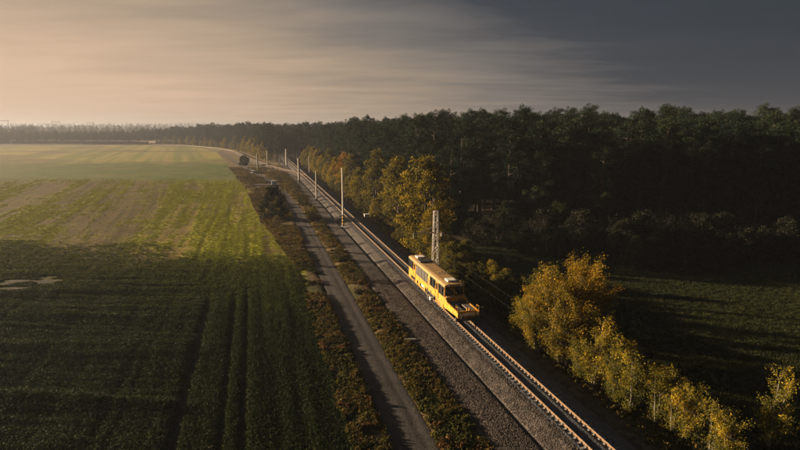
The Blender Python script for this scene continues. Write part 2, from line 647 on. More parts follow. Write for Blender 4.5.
def ground_col(x, y):
    q = x + SL * y
    r = np.hypot(x, y)
    n1 = fbm(x * 0.08, y * 0.08, 4)
    n2 = fbm(x * 0.5, y * 0.5, 3)
    one = np.ones(x.shape + (1,))

    def C(c):
        return one * np.array(c)

    def mixc(a, b, f):
        return a * (1 - f[..., None]) + b * f[..., None]
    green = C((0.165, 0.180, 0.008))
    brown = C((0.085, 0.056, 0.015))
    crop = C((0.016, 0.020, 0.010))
    # mid field: swaths of green and brown, fanning slightly away from the railway
    w = q + 0.13 * sstep(-q, 5, 40) * (y - 150)
    st = fbm(w * 0.16 + 40, y * 0.011, 3)
    st2 = fbm(w * 0.6, y * 0.03, 3)
    bw = sstep(st + 0.55 * (st2 - 0.5) + 0.22 * sstep(-q, 10, 50) + 0.45 * (n1 - 0.5) + 0.75 * (n2 - 0.5) + 0.5 * (fbm(w * 1.4 + 8, y * 0.06, 3) - 0.5), 0.34, 0.90)
    c = mixc(green, brown, bw * 0.9)
    bw_mid = bw * 0.9
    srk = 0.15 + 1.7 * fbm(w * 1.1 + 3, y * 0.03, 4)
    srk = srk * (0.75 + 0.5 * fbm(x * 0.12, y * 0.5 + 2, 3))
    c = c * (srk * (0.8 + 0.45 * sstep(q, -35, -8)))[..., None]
    # near headland crop
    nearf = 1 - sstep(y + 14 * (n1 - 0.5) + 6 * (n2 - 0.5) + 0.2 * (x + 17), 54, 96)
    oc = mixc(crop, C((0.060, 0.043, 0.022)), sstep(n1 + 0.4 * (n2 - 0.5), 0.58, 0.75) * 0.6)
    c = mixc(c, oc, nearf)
    # further bands
    f1 = sstep(y + 14 * (n1 - 0.5) + 6 * (n2 - 0.5) + 0.03 * x, 208, 236)
    c = mixc(c, mixc(C((0.075, 0.105, 0.022)), C((0.105, 0.118, 0.026)), sstep(n1, 0.4, 0.7)), f1)
    f2 = sstep(y + 40 * (n1 - 0.5) + 0.12 * (x + 80), 300, 360)
    st3 = sstep(fbm(w * 0.16, y * 0.004 + 5, 3), 0.42, 0.6)
    st4 = sstep(fbm(x * 0.02 + 9, y * 0.03, 3), 0.52, 0.68)
    far = mixc(C((0.25, 0.225, 0.062)), C((0.16, 0.175, 0.045)), st3)
    far = mixc(far, C((0.135, 0.10, 0.058)), st4 * 0.85)
    c = mixc(c, far, f2)
    # beyond the railway, far countryside
    c = mixc(c, C((0.075, 0.068, 0.035)), sstep(y, 640, 720))
    # dry verge between field and railway
    dry = mixc(C((0.100, 0.072, 0.034)), C((0.045, 0.045, 0.017)), sstep(n1 + 0.5 * (n2 - 0.5), 0.42, 0.62))
    dry = mixc(dry, C((0.20, 0.145, 0.070)), sstep(y, 85, 130) * sstep(n2 + 0.5 * (n1 - 0.5), 0.35, 0.6) * 0.85)
    c = mixc(c, dry, sstep(q - field_edge_q(y) + 1.4 * (n2 - 0.5), 0.0, 1.0) * (1 - sstep(y, 600, 660)))
    # right meadow and verge
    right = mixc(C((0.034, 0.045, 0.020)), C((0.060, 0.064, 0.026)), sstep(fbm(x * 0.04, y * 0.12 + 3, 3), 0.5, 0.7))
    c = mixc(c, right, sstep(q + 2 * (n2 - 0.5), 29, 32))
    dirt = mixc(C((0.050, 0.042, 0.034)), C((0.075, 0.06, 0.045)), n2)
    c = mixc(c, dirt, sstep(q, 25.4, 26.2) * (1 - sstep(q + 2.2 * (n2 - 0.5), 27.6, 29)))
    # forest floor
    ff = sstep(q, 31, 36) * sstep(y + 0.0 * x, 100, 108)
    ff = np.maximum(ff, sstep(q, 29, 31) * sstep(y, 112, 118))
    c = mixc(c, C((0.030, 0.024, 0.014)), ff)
    return c, bw_mid, nearf, f1


def axis(spans, grow, lo, hi):
    """spans: [(a,b,step)...] contiguous; grown geometrically outside"""
    v = []
    for a, b, s in spans:
        v += list(np.arange(a, b - 1e-6, s))
    v.append(spans[-1][1])
    s = spans[-1][2]
    while v[-1] < hi:
        s *= grow
        v.append(v[-1] + s)
    s = spans[0][2]
    pre = []
    cur = v[0]
    while cur > lo:
        s *= grow
        cur -= s
        pre.append(cur)
    return np.array(pre[::-1] + v)


QA = axis([(-210, -70, 1.6), (-70, -14, 0.8), (-14, 0, 0.28), (0, 40, 0.5), (40, 90, 1.5)], 1.22, -6500, 6500)
YA = axis([(14, 105, 0.6), (105, 250, 1.3), (250, 600, 3.5)], 1.18, -600, 6500)
GQ, GY = np.meshgrid(QA, YA)
GX = GQ - SL * GY
GZ = ground_z(GX, GY)
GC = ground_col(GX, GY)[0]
nq, ny = len(QA), len(YA)
idx = np.arange(nq * ny).reshape(ny, nq)
F = np.stack([idx[:-1, :-1], idx[:-1, 1:], idx[1:, 1:], idx[1:, :-1]], -1).reshape(-1, 4)
me = np_mesh('ground', np.stack([GX, GY, GZ], -1).reshape(-1, 3), F, ['ground'], smooth=True)
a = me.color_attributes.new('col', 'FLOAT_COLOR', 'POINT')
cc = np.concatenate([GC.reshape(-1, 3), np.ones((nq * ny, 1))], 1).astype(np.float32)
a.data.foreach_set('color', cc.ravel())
ground = link(bpy.data.objects.new('ground', me))
tag(ground, kind='structure')


# ------------------------------------------------------------------ swept strips
def offset_curve(line, p):
    """points of a polyline shifted p metres to its right"""
    out = []
    for i, v in enumerate(line):
        d = (line[min(i + 1, len(line) - 1)] - line[max(i - 1, 0)]).normalized()
        out.append(v + Vector((d.y, -d.x, 0)) * p)
    return out


def strip(name, line, prof, mat, jit=0.0, parent=None, smooth=True):
    """sweep a profile of (offset to the right, z) along a polyline"""
    prof = list(prof)
    V = []
    for p, z in prof:
        V.append([(v.x, v.y, z) for v in offset_curve(line, p)])
    V = np.array(V, float).transpose(1, 0, 2)
    if jit:
        V[..., 2] += jit * (fbm(V[..., 0] * 2.3, V[..., 1] * 2.3, 3) - 0.5) * 2
    n, k = V.shape[:2]
    ix = np.arange(n * k).reshape(n, k)
    F = np.stack([ix[:-1, :-1], ix[:-1, 1:], ix[1:, 1:], ix[1:, :-1]], -1).reshape(-1, 4)
    me = np_mesh(name, V.reshape(-1, 3), F, [mat], smooth=smooth)
    return link(bpy.data.objects.new(name, me), parent)


# dirt road with two worn wheel ruts and a slight crown
ry = np.concatenate([np.arange(14, 160, 0.8), np.arange(160, 570, 3.0)])
rl = [Vector((X(float(road_q(y)), y), y, 0)) for y in ry]
rp_ = []
for p in np.linspace(-1.6, 1.6, 21):
    z = -0.93 + 0.02 * math.cos(p * 1.2) - 0.025 * (math.exp(-((abs(p) - 0.75) / 0.3) ** 2)) - 0.12 * max(0, abs(p) - 1.5)
    rp_.append((p, z))
tag(strip('dirt_road', rl, rp_, 'road_dirt', jit=0.025), kind='structure')

# ballast bed of the straight track with the wide gravel shelf on its left
la = [Vector((X(QT, y), y, 0)) for y in np.concatenate([np.arange(14, 90, 0.5), np.arange(90, 415, 1.5)])]
key = [(-6.95, -1.05), (-6.5, -0.80), (-5.6, -0.72), (-4.0, -0.72), (-3.6, -0.74), (-3.5, -0.92), (-3.3, -0.92), (-3.2, -0.70), (-2.0, -0.215), (-1.5, -0.19), (-1.16, -0.185), (-1.05, -0.235), (-0.50, -0.235), (-0.40, -0.175), (0.40, -0.175), (0.50, -0.235), (1.05, -0.235), (1.16, -0.185), (1.5, -0.215),
       (2.0, -0.34), (2.5, -0.56), (3.1, -0.85), (3.7, -1.25)]
kp = np.array(key)
pp = np.unique(np.concatenate([np.arange(-6.95, 3.7, 0.28), kp[:, 0]]))
tag(strip('ballast_bed', la, [(p, float(np.interp(p, kp[:, 0], kp[:, 1]))) for p in pp], 'ballast', jit=0.035), kind='structure')
tb = strip('shaded_track_bed', la, [(p, float(np.interp(p, kp[:, 0], kp[:, 1])) + 0.02) for p in (-1.5, -1.3, -1.16, -1.05, -0.9, -0.75, -0.6, -0.5, -0.4, -0.2, 0, 0.2, 0.4, 0.5, 0.6, 0.75, 0.9, 1.05, 1.16, 1.3, 1.5, 1.75, 2.0, 2.4, 2.8, 3.1)], 'ballast_shaded', jit=0.022)  # shade between the rails and down the right shoulder painted as bluish stone
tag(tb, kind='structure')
kb = [(-3.4, -0.95), (-1.9, -0.30), (1.9, -0.30), (3.4, -0.95)]
tag(strip('ballast_bed', TRB, [(p, z - 0.02) for p, z in kb], 'ballast_old', jit=0.03), kind='structure')

# ------------------------------------------------------------------ railway tracks: rails and sleepers
RAILP = [(-0.035, 0.0), (0.035, 0.0)]


def rail_profile(off):
    pr = [(-0.075, -0.172), (-0.075, -0.155), (-0.012, -0.135), (-0.012, -0.045), (-0.036, -0.035), (-0.036, -0.006), (-0.028, 0.0),
          (0.028, 0.0), (0.036, -0.006), (0.036, -0.035), (0.012, -0.045), (0.012, -0.135), (0.075, -0.155), (0.075, -0.172)]
    return [(off + a_, b_) for a_, b_ in pr]


def make_rail(line, off, parent):
    o = strip('rail', line, rail_profile(off), 'rail_rust', parent=parent, smooth=False)
    o.data.materials.append(MATS['rail_steel'])
    k = len(rail_profile(0)) - 1
    n = len(o.data.polygons)
    mi = np.zeros(n, np.int32).reshape(-1, k)
    mi[:, 5:8] = 1
    o.data.polygons.foreach_set('material_index', mi.ravel())
    return o


def sleeper_mesh():
    b = MB()
    pr = [(-0.14, -0.36), (0.14, -0.36), (0.10, -0.172), (-0.10, -0.172)]
    mid = [(-0.11, -0.36), (0.11, -0.36), (0.09, -0.215), (-0.09, -0.215)]
    b.add([], [])

    def seg(x0, x1, p0, p1):
        b.add([(x0, y, z) for y, z in p0] + [(x1, y, z) for y, z in p1],
              [(k, (k + 1) % 4, 4 + (k + 1) % 4, 4 + k) for k in range(4)] + [(3, 2, 1, 0), (4, 5, 6, 7)])
    seg(-1.3, -0.5, pr, pr)
    seg(-0.5, 0.5, mid, mid)
    seg(0.5, 1.3, pr, pr)
    for sx in (-1, 1):
        for d in (-0.12, 0.12):
            cx = sx * 0.752 + d
            b.box(cx - 0.045, cx + 0.045, -0.07, 0.07, -0.172, -0.125)
    return b


trackA = tag(empty('railway_track', (X(QT, 60), 60, 0)), kind='structure')
trackA.location = (0, 0, 0)
lineA = [Vector((X(QT, y), y, 0)) for y in np.arange(14, 415, 8.0)]
for s_ in (-0.752, 0.752):
    make_rail(lineA, s_, trackA)
slp = sleeper_mesh().mesh('sleeper', 'sleeper_concrete')
rz_tr = math.atan2(SL, 1.0)      # rotation that turns +Y into the track direction
ds = 0.6
ys = np.arange(26.0, 410, ds * CQ)
far_v, far_f = [], []
base_v = np.array([v.co[:] for v in slp.vertices])
base_f = [tuple(p.vertices) for p in slp.polygons]
for i, y in enumerate(ys):
    jz = rz_tr + random.gauss(0, 0.006)
    if i < 300:
        o = bpy.data.objects.new('sleeper', slp)
        o.location = (X(QT, y) + random.gauss(0, 0.01), y, random.gauss(0, 0.006))
        o.rotation_euler = (0, 0, jz)
        link(o, trackA)
    else:
        Rm = np.array(Matrix.Rotation(jz, 3, 'Z'))
        v = base_v @ Rm.T + np.array([X(QT, y), y, 0])
        off = len(far_v) * len(base_v)
        far_v.append(v)
        far_f += [tuple(k + off for k in f) for f in base_f]
me = bpy.data.meshes.new('far_sleepers')
me.from_pydata(np.concatenate(far_v).tolist(), [], far_f)
me.materials.append(MATS['concrete'])
tag(link(bpy.data.objects.new('far_sleepers', me), trackA), kind='stuff')

trackB = tag(empty('railway_track'), kind='structure')
for s_ in (-0.752, 0.752):
    make_rail(TRB, s_, trackB)
far_v, far_f = [], []
acc = 0.0
for i in range(4, len(TRB) - 1):
    seg_ = TRB[i + 1] - TRB[i]
    L_ = seg_.length
    t_ = acc
    while t_ < L_ and TRB[i].y < 420:
        p_ = TRB[i] + seg_ * (t_ / L_)
        Rm = np.array(Matrix.Rotation(math.atan2(-seg_.x, seg_.y), 3, 'Z'))
        off = len(far_v) * len(base_v)
        far_v.append(base_v @ Rm.T + np.array([p_.x, p_.y, -0.004]))
        far_f += [tuple(k + off for k in f) for f in base_f]
        t_ += ds
    acc = t_ - L_ if t_ >= L_ else 0
me = bpy.data.meshes.new('far_sleepers')
me.from_pydata(np.concatenate(far_v).tolist(), [], far_f)
me.materials.append(MATS['dark_bark'])
tag(link(bpy.data.objects.new('far_sleepers', me), trackB), kind='stuff')


# ------------------------------------------------------------------ foliage generators
def leaf_quads(P, size, nrm=None, aspect=0.6, up=0.0, r=rng):
    """rhombic leaf faces at points P (n,3) with random orientation"""
    n = len(P)
    d = r.normal(size=(n, 3))
    d[:, 2] = d[:, 2] * 0.8 + up
    d /= np.linalg.norm(d, axis=1)[:, None]
    e = r.normal(size=(n, 3))
    e = np.cross(d, e)
    e /= np.linalg.norm(e, axis=1)[:, None]
    s = (size * (0.65 + 0.7 * r.random(n)))[:, None]
    d = d * s * 0.5
    e = e * s * 0.5 * aspect
    V = np.stack([P - d, P + e, P + d, P - e], 1).reshape(-1, 3)
    Fq = np.arange(4 * n).reshape(n, 4)
    return V, Fq


def crown_mesh(name, clumps, per, size, mat, r, shell=0.55, aspect=0.6, up=0.0, tone=0.22):
    """clumps: list of (centre xyz, radii xyz, tint)"""
    Ps, Ts = [], []
    for c, rad, tn in clumps:
        n = max(8, int(per * (rad[0] * rad[1] * rad[2]) ** (2 / 3)))
        d = r.normal(size=(n, 3))
        d /= np.linalg.norm(d, axis=1)[:, None]
        rr = (shell + (1 - shell) * r.random(n)) * (0.82 + 0.36 * r.random(n))
        Ps.append(np.array(c) + d * rr[:, None] * np.array(rad))
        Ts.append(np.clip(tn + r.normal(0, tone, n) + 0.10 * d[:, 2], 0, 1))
    P = np.concatenate(Ps)
    T = np.concatenate(Ts)
    V, Fq = leaf_quads(P, np.full(len(P), size), up=up, aspect=aspect, r=r)
    return np_mesh(name, V, Fq, [mat], tint=np.repeat(T, 4))


def limb(mb, a, b, r0, r1, n=5, bend=0.3, rr=random):
    a, b = Vector(a), Vector(b)
    L = (b - a).length
    pts, rad = [], []
    o1 = Vector((rr.gauss(0, 1), rr.gauss(0, 1), rr.gauss(0, 0.4))) * bend * L * 0.12
    for i in range(4):
        t = i / 3
        pts.append(a.lerp(b, t) + o1 * math.sin(t * math.pi))
        rad.append(r0 + (r1 - r0) * t)
    mb.tube(pts, rad, n, cap=False)
    return pts


def make_tree(name, trunk_me, crown_me):
    e = bpy.data.objects.new(name, None)
    e.empty_display_size = 0.5
    link(e)
    link(bpy.data.objects.new('trunk', trunk_me), e)
    link(bpy.data.objects.new('crown', crown_me), e)
    return e


def pine_variant(i, H):
    r = np.random.default_rng(100 + i)
    rr = random.Random(100 + i)
    mb = MB()
    lean = (rr.gauss(0, 0.6), rr.gauss(0, 0.6))
    pts, rad = [], []
    for k in range(7):
        t = k / 6
        pts.append((lean[0] * t * t + rr.gauss(0, 0.08), lean[1] * t * t + rr.gauss(0, 0.08), t * H * 0.96 - 0.4))
        rad.append(0.24 * (1 - t) + 0.05)
    mb.tube(pts, rad, 6, cap=False)
    clumps = []
    z0 = H * rr.uniform(0.26, 0.46)
    nb = rr.randint(28, 36)
    ga = rr.uniform(0, 6)
    for k in range(nb):
        t = (k + rr.random() * 0.8) / nb
        z = z0 + (H - 1.0 - z0) * t
        ga += 2.4 + rr.gauss(0, 0.4)
        reach = (0.45 + 2.6 * (math.sin(math.pi * (0.14 + 0.80 * t)) ** 0.8)) * rr.uniform(0.6, 1.15) * (H / 22)
        cx = lean[0] * (z / H) ** 2 + math.cos(ga) * reach
        cy = lean[1] * (z / H) ** 2 + math.sin(ga) * reach
        cz = z + reach * rr.uniform(0.05, 0.35)
        zz = z / H
        limb(mb, (lean[0] * zz * zz, lean[1] * zz * zz, z - 0.3), (cx, cy, cz), 0.07, 0.02, 4)
        w = rr.uniform(1.0, 1.75) * (1.05 - 0.30 * t)
        tn = rr.uniform(0.2, 0.75)
        clumps.append(((cx, cy, cz), (w, w, w * rr.uniform(0.5, 0.75)), tn))
        for m in range(2):
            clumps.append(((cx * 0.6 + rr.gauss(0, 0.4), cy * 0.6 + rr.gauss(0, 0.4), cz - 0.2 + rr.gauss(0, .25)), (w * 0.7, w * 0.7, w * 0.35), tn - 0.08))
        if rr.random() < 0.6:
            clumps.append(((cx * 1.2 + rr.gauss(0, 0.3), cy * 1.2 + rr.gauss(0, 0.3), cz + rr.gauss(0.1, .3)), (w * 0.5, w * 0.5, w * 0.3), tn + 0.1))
    clumps.append(((lean[0], lean[1], H - 0.7), (0.7, 0.7, 0.8), 0.6))
    # dead stubs on the bare stem
    for k in range(6):
        z = H * rr.uniform(0.2, 0.5)
        t = rr.uniform(0, 6.28)
        limb(mb, (0, 0, z), (math.cos(t) * 1.3, math.sin(t) * 1.3, z + rr.uniform(-0.2, 0.3)), 0.03, 0.01, 3)
    cm = crown_mesh('pine_crown', clumps, 185, 0.31, 'pine_needles', r, shell=0.45, aspect=0.38, up=0.35)
    return mb.mesh('pine_trunk', 'pine_bark', True), cm


def round_variant(i, H, W, leaf, mat, bark='dark_bark', per=60, nc=70, low=0.08, shell=0.5, egg=0.0):
    """leafy broadleaf tree: trunk forks into limbs, clumps fill an uneven egg"""
    r = np.random.default_rng(300 + i)
    rr = random.Random(300 + i)
    mb = MB()
    mb.tube([(0, 0, -0.5), (rr.gauss(0, .15), rr.gauss(0, .15), H * 0.25), (rr.gauss(0, .3), rr.gauss(0, .3), H * 0.6), (rr.gauss(0, .3), rr.gauss(0, .3), H * 0.88)],
            [0.018 * H, 0.014 * H, 0.008 * H, 0.003 * H], 7, cap=False)
    clumps = []
    for k in range(nc):
        t = low + (1 - low) * ((k + rr.random()) / nc)
        prof = math.sin(math.pi * min(1, (0.16 + 0.80 * t) ** (1 + egg))) ** 0.75
        a = rr.uniform(0, 6.283)
        rad = W * 0.5 * prof * (0.35 + 0.65 * math.sqrt(rr.random())) * rr.uniform(0.75, 1.18)
        c = (math.cos(a) * rad, math.sin(a) * rad, H * t * rr.uniform(0.96, 1.03))
        w = W * rr.uniform(0.075, 0.15)
        clumps.append((c, (w, w, w * rr.uniform(0.7, 1.1)), rr.uniform(0.22, 0.8)))
        if k % 3 == 0:
            zb = max(0.1 * H, c[2] * rr.uniform(0.45, 0.7))
            limb(mb, (0, 0, zb), c, 0.006 * H, 0.0015 * H, 4, rr=rr)
    cm = crown_mesh('leaf_crown', clumps, per, leaf, mat, r, shell=shell, aspect=0.75)
    return mb.mesh('leaf_trunk', bark, True), cm


def birch_variant(i, H, W, stems, leaf=0.135, per=105, mat='birch_leaves'):
    """airy upright birch group from one stool: several white stems, ascending twigs, small leaves"""
    r = np.random.default_rng(500 + i)
    rr = random.Random(500 + i)
    mb = MB()
    P, T = [], []
    for s_ in range(stems):
        a = rr.uniform(0, 6.283)
        sp = W * 0.36 * math.sqrt(rr.random()) if stems > 1 else 0.1
        h = H * rr.uniform(0.72, 1.0)
        tx, ty = math.cos(a) * sp, math.sin(a) * sp
        pts, rad = [], []
        for k in range(7):
            t = k / 6
            pts.append(Vector((tx * (0.25 + 0.85 * t) + rr.gauss(0, .06), ty * (0.25 + 0.85 * t) + rr.gauss(0, .06), t * h - 0.3)))
            rad.append(0.085 * (1 - t) ** 0.8 * (H / 10) + 0.008)
        mb.tube(pts, rad, 5, cap=False)
        tn0 = rr.uniform(0.25, 0.7)
        for b in range(int(26 * h / 10)):
            t = rr.uniform(0.06, 0.97)
            k = min(5, int(t * 6))
            p0 = pts[k].lerp(pts[k + 1], t * 6 - k)
            aa = rr.uniform(0, 6.283)
            L = (0.5 + 1.25 * math.sin(math.pi * (0.15 + 0.75 * t))) * rr.uniform(0.55, 1.2) * (W / 4)
            tip = p0 + Vector((math.cos(aa) * L, math.sin(aa) * L, L * rr.uniform(0.5, 1.5)))
            mb.tube([p0, p0.lerp(tip, 0.5) + Vector((0, 0, -0.05 * L)), tip], [0.018, 0.011, 0.005], 3, cap=False)
            nl = int(per * L)
            u = r.random(nl)[:, None] ** 0.7
            pp_ = np.array(p0) * (1 - u) + np.array(tip) * u + r.normal(0, 0.17, (nl, 3)) * (0.5 + u)
            P.append(pp_)
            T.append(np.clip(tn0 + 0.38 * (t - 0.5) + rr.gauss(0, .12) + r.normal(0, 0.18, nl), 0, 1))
    P = np.concatenate(P)
    T = np.concatenate(T)
    V, Fq = leaf_quads(P, np.full(len(P), leaf), aspect=0.8, r=r)
    return mb.mesh('birch_stems', 'birch_bark', True), np_mesh('birch_crown', V, Fq, [mat], tint=np.repeat(T, 4))


def brush_variant(i, H, W, leafs=900):
    """leafless willow scrub: fan of fine rods with a haze of twigs and a few dry leaves"""
    r = np.random.default_rng(700 + i)
    rr = random.Random(700 + i)
    mb = MB()
    tips = []
    for k in range(16):
        a = rr.uniform(0, 6.283)
        sp = W * 0.5 * math.sqrt(rr.random())
        h = H * rr.uniform(0.65, 1.0) * (1 - 0.25 * (sp / (W * 0.5)) ** 2)
        top = Vector((math.cos(a) * sp, math.sin(a) * sp, h))
        pts = limb(mb, (math.cos(a) * 0.3, math.sin(a) * 0.3, -0.2), top, 0.07, 0.012, 4, bend=0.5, rr=rr)
        for m in range(16):
            t = rr.uniform(0.3, 1.0)
            p0 = pts[0].lerp(top, t)
            q_ = p0 + Vector((rr.gauss(0, .8), rr.gauss(0, .8), rr.uniform(0.3, 1.5)))
            mb.tube([p0, q_], [0.014, 0.005], 3, cap=False)
            tips.append(q_)
            tips.append(p0.lerp(q_, 0.5))
    tips = np.array([t[:] for t in tips])
    # each tip carries a fan of fine twigs, drawn as narrow slivers
    sel = tips[r.integers(0, len(tips), leafs)]
    P = sel + r.normal(0, 0.45, sel.shape)
    V, Fq = leaf_quads(P, np.full(len(P), 0.55), aspect=0.16, up=0.6, r=r)
    T = np.clip(r.normal(0.5, 0.25, len(P)), 0, 1)
    return mb.mesh('brush_stems', 'twig', True), np_mesh('brush_twigs', V, Fq, ['willow_leaves'], tint=np.repeat(T, 4))


PINES = [pine_variant(i, h) for i, h in enumerate((22.5, 24.0, 21.0, 23.2, 25.0, 20.0, 22.0))]
GOLD = [round_variant(i, h, w, 0.33, 'gold_leaves', per=85, nc=130) for i, (h, w) in enumerate(((17, 10.5), (14.5, 8.5), (13, 7.5)))]
BROWN = [round_variant(10 + i, h, w, 0.34, 'brown_leaves', per=85, nc=120) for i, (h, w) in enumerate(((15.5, 9), (13.0, 8.5), (17, 8.5), (10.5, 7)))]
ORANGE = [round_variant(20, 11, 7, 0.32, 'orange_leaves', per=56, nc=70)]
SHRUB = [round_variant(30 + i, h, w, 0.17, 'shrub_leaves', per=330, nc=44, low=0.12) for i, (h, w) in enumerate(((4.2, 4.2), (3.2, 3.6), (5.2, 4.4), (2.2, 3.0)))]
BROWN_S = [round_variant(36 + i, h, w, 0.17, 'dry_bush_leaves', per=330, nc=44, low=0.12) for i, (h, w) in enumerate(((3.4, 3.8), (2.8, 3.4)))]
DARKB = [round_variant(40 + i, h, w, 0.22, 'dark_leaves', per=330, nc=85, low=0.06) for i, (h, w) in enumerate(((6.6, 6.0), (4.5, 5.0)))]
BIRCH = [birch_variant(i, h, w, s, mat='birch_gold' if i < 2 else 'birch_leaves') for i, (h, w, s) in enumerate(((10.6, 5.4, 9), (9.4, 4.6, 7), (7.6, 3.0, 3), (6.4, 2.6, 2), (5.4, 3.2, 5)))]
SCRUB = [round_variant(50 + i, h, w, 0.26, 'willow_leaves', bark='twig', per=150, nc=90, low=0.05) for i, (h, w) in enumerate(((6.5, 7.5), (5.2, 6.5), (7.5, 7.0)))]
BRUSH = [brush_variant(i, h, w) for i, (h, w) in enumerate(((8.0, 8.0), (6.5, 7.0), (9.0, 7.5)))]


def plant(name, var, x, y, label, cat, group=None, s=1.0, sz=None, rz=None, dz=0.0):
    e = make_tree(name, *var)
    e.location = (x, y, float(ground_z(x, y)) + dz)
    e.rotation_euler = (0, 0, random.uniform(0, 6.283) if rz is None else rz)
    e.scale = (s, s, sz if sz else s)
    tag(e, label, cat, group)
    return e


# ------------------------------------------------------------------ scatter (geometry nodes) for what nobody could count
def scatter(name, P, rot, scl, idx, sources, label, cat, tilt=None):
    me = bpy.data.meshes.new(name)
    me.vertices.add(len(P))
    me.vertices.foreach_set('co', np.asarray(P, np.float32).ravel())
    for nm, typ, val in (('rotz', 'FLOAT', rot), ('scl', 'FLOAT', scl), ('pick', 'INT', idx)):
        at = me.attributes.new(nm, typ, 'POINT')
        at.data.foreach_set('value', np.asarray(val, np.float32 if typ == 'FLOAT' else np.int32))
    o = link(bpy.data.objects.new(name, me))
    g = bpy.data.node_groups.new(name, 'GeometryNodeTree')
    g.interface.new_socket('Geometry', in_out='INPUT', socket_type='NodeSocketGeometry')
    g.interface.new_socket('Geometry', in_out='OUTPUT', socket_type='NodeSocketGeometry')
    gi = g.nodes.new('NodeGroupInput')
    go = g.nodes.new('NodeGroupOutput')
    jn = g.nodes.new('GeometryNodeJoinGeometry')
    for src in reversed(sources):
        j2 = g.nodes.new('GeometryNodeJoinGeometry')
        for so in src:
            inf = g.nodes.new('GeometryNodeObjectInfo')
            inf.transform_space = 'ORIGINAL'
            inf.inputs['Object'].default_value = so
            g.links.new(inf.outputs['Geometry'], j2.inputs[0])
        gti = g.nodes.new('GeometryNodeGeometryToInstance')
        g.links.new(j2.outputs[0], gti.inputs[0])
        g.links.new(gti.outputs[0], jn.inputs[0])
    ip = g.nodes.new('GeometryNodeInstanceOnPoints')
    g.links.new(gi.outputs[0], ip.inputs['Points'])
    g.links.new(jn.outputs[0], ip.inputs['Instance'])
    ip.inputs['Pick Instance'].default_value = True

    def attr(nm, typ):
        n = g.nodes.new('GeometryNodeInputNamedAttribute')
        n.data_type = typ
        n.inputs['Name'].default_value = nm
        return n.outputs['Attribute']
    g.links.new(attr('pick', 'INT'), ip.inputs['Instance Index'])
    cx = g.nodes.new('ShaderNodeCombineXYZ')
    g.links.new(attr('rotz', 'FLOAT'), cx.inputs[2])
    g.links.new(cx.outputs[0], ip.inputs['Rotation'])
    g.links.new(attr('scl', 'FLOAT'), ip.inputs['Scale'])
    g.links.new(ip.outputs[0], go.inputs[0])
    md = o.modifiers.new('scatter', 'NODES')
    md.node_group = g
    tag(o, label, cat, kind='stuff')
    return o


def src_obj(name, me):
    return bpy.data.objects.new(name, me)      # not linked: only a shape for a scatter


def in_view(x, y, m=6.0):
    return (np.abs(x) < 0.78 * y + m) & (y > 22)


# ------------------------------------------------------------------ pine forest
def edge_depth(x, y):
    """metres inside the pine forest (negative = outside)"""
    q = x + SL * y
    pA = (q - QT) * CQ
    front = y - np.interp(x, [-30, 8, 30, 60, 110, 400], [150, 122, 108, 105, 108, 110])
    right_of_A = pA - np.interp(y, [90, 140, 330, 400], [18, 16, 13, 10])
    d1 = np.minimum(front, right_of_A)
    # wood between and behind the tracks
    dB = dist_B(x, y)
    bx_at = np.interp(y, TRB_XY[:, 1], TRB_XY[:, 0])
    rightB = np.where((y < 702), x - bx_at, -1)
    behind = np.where(y > 700, y - 722.0, -1)
    d2 = np.where(rightB > 0, np.minimum(dB - 9.5, y - 335), -5)
    d2 = np.where((np.abs(pA) < 6) & (y < 395), -5, d2)
    d3 = np.where((y > 716), np.minimum(dB - 11, 200), -5)
    return np.maximum(np.maximum(d1, d2), d3)


cand = []
for ring in ((95, 330, 4.1), (330, 640, 5.3), (640, 860, 7.5)):
    xs = np.arange(-900, 330, ring[2])
    ys_ = np.arange(ring[0], ring[1], ring[2])
    gx, gy = np.meshgrid(xs, ys_)
    gx = gx + rng.uniform(-0.45, 0.45, gx.shape) * ring[2]
    gy = gy + rng.uniform(-0.45, 0.45, gy.shape) * ring[2]
    cand.append(np.stack([gx.ravel(), gy.ravel()], 1))
cand = np.concatenate(cand)
ed = edge_depth(cand[:, 0], cand[:, 1])
ok = (ed > 0) & (ed < 130) & (np.abs(cand[:, 0]) < 0.80 * cand[:, 1] + 45) & (rng.random(len(cand)) > 0.06)
cand, ed = cand[ok], ed[ok]
inv = in_view(cand[:, 0], cand[:, 1], 4)
score = np.hypot(cand[:, 0], cand[:, 1]) + 9.0 * np.maximum(ed, 0) + np.where(inv, 0, 1e5)
order = np.argsort(score)
near_i, far_i = order[:290], order[290:]
pine_src = []
for k, i in enumerate(near_i):
    x, y = cand[i]
    v = PINES[k % len(PINES)] if k < len(PINES) else PINES[rng.integers(len(PINES))]
    if y > 335:
        plab = ('hazy pine in the far wood beside the curving track', 'pines of the far wood')
    elif x > 26 and y < 135:
        plab = ('tall dark pine rising behind the grey brown bushes at the edge of the meadow', 'pines behind the willow bushes')
    elif (x + SL * y - QT) * CQ < 45 and y > 135:
        plab = ('dark green pine standing behind the autumn trees along the track', 'pines behind the autumn trees')
    else:
        plab = ('dark pine in the forest beyond the clearing behind the lattice mast', 'pines around the clearing')
    e = plant('pine_tree', v, x, y, plab[0], 'pine tree', plab[1], s=rng.uniform(0.76, 1.13))
    if k < len(PINES):
        pine_src.append([c for c in e.children])
fp = cand[far_i]
gap = fbm(fp[:, 0] * 0.02, fp[:, 1] * 0.004, 3)
fp = fp[~((fp[:, 0] < -330) & (gap < 0.46) & (fp[:, 1] > 700))]
P = np.stack([fp[:, 0], fp[:, 1], ground_z(fp[:, 0], fp[:, 1])], 1)
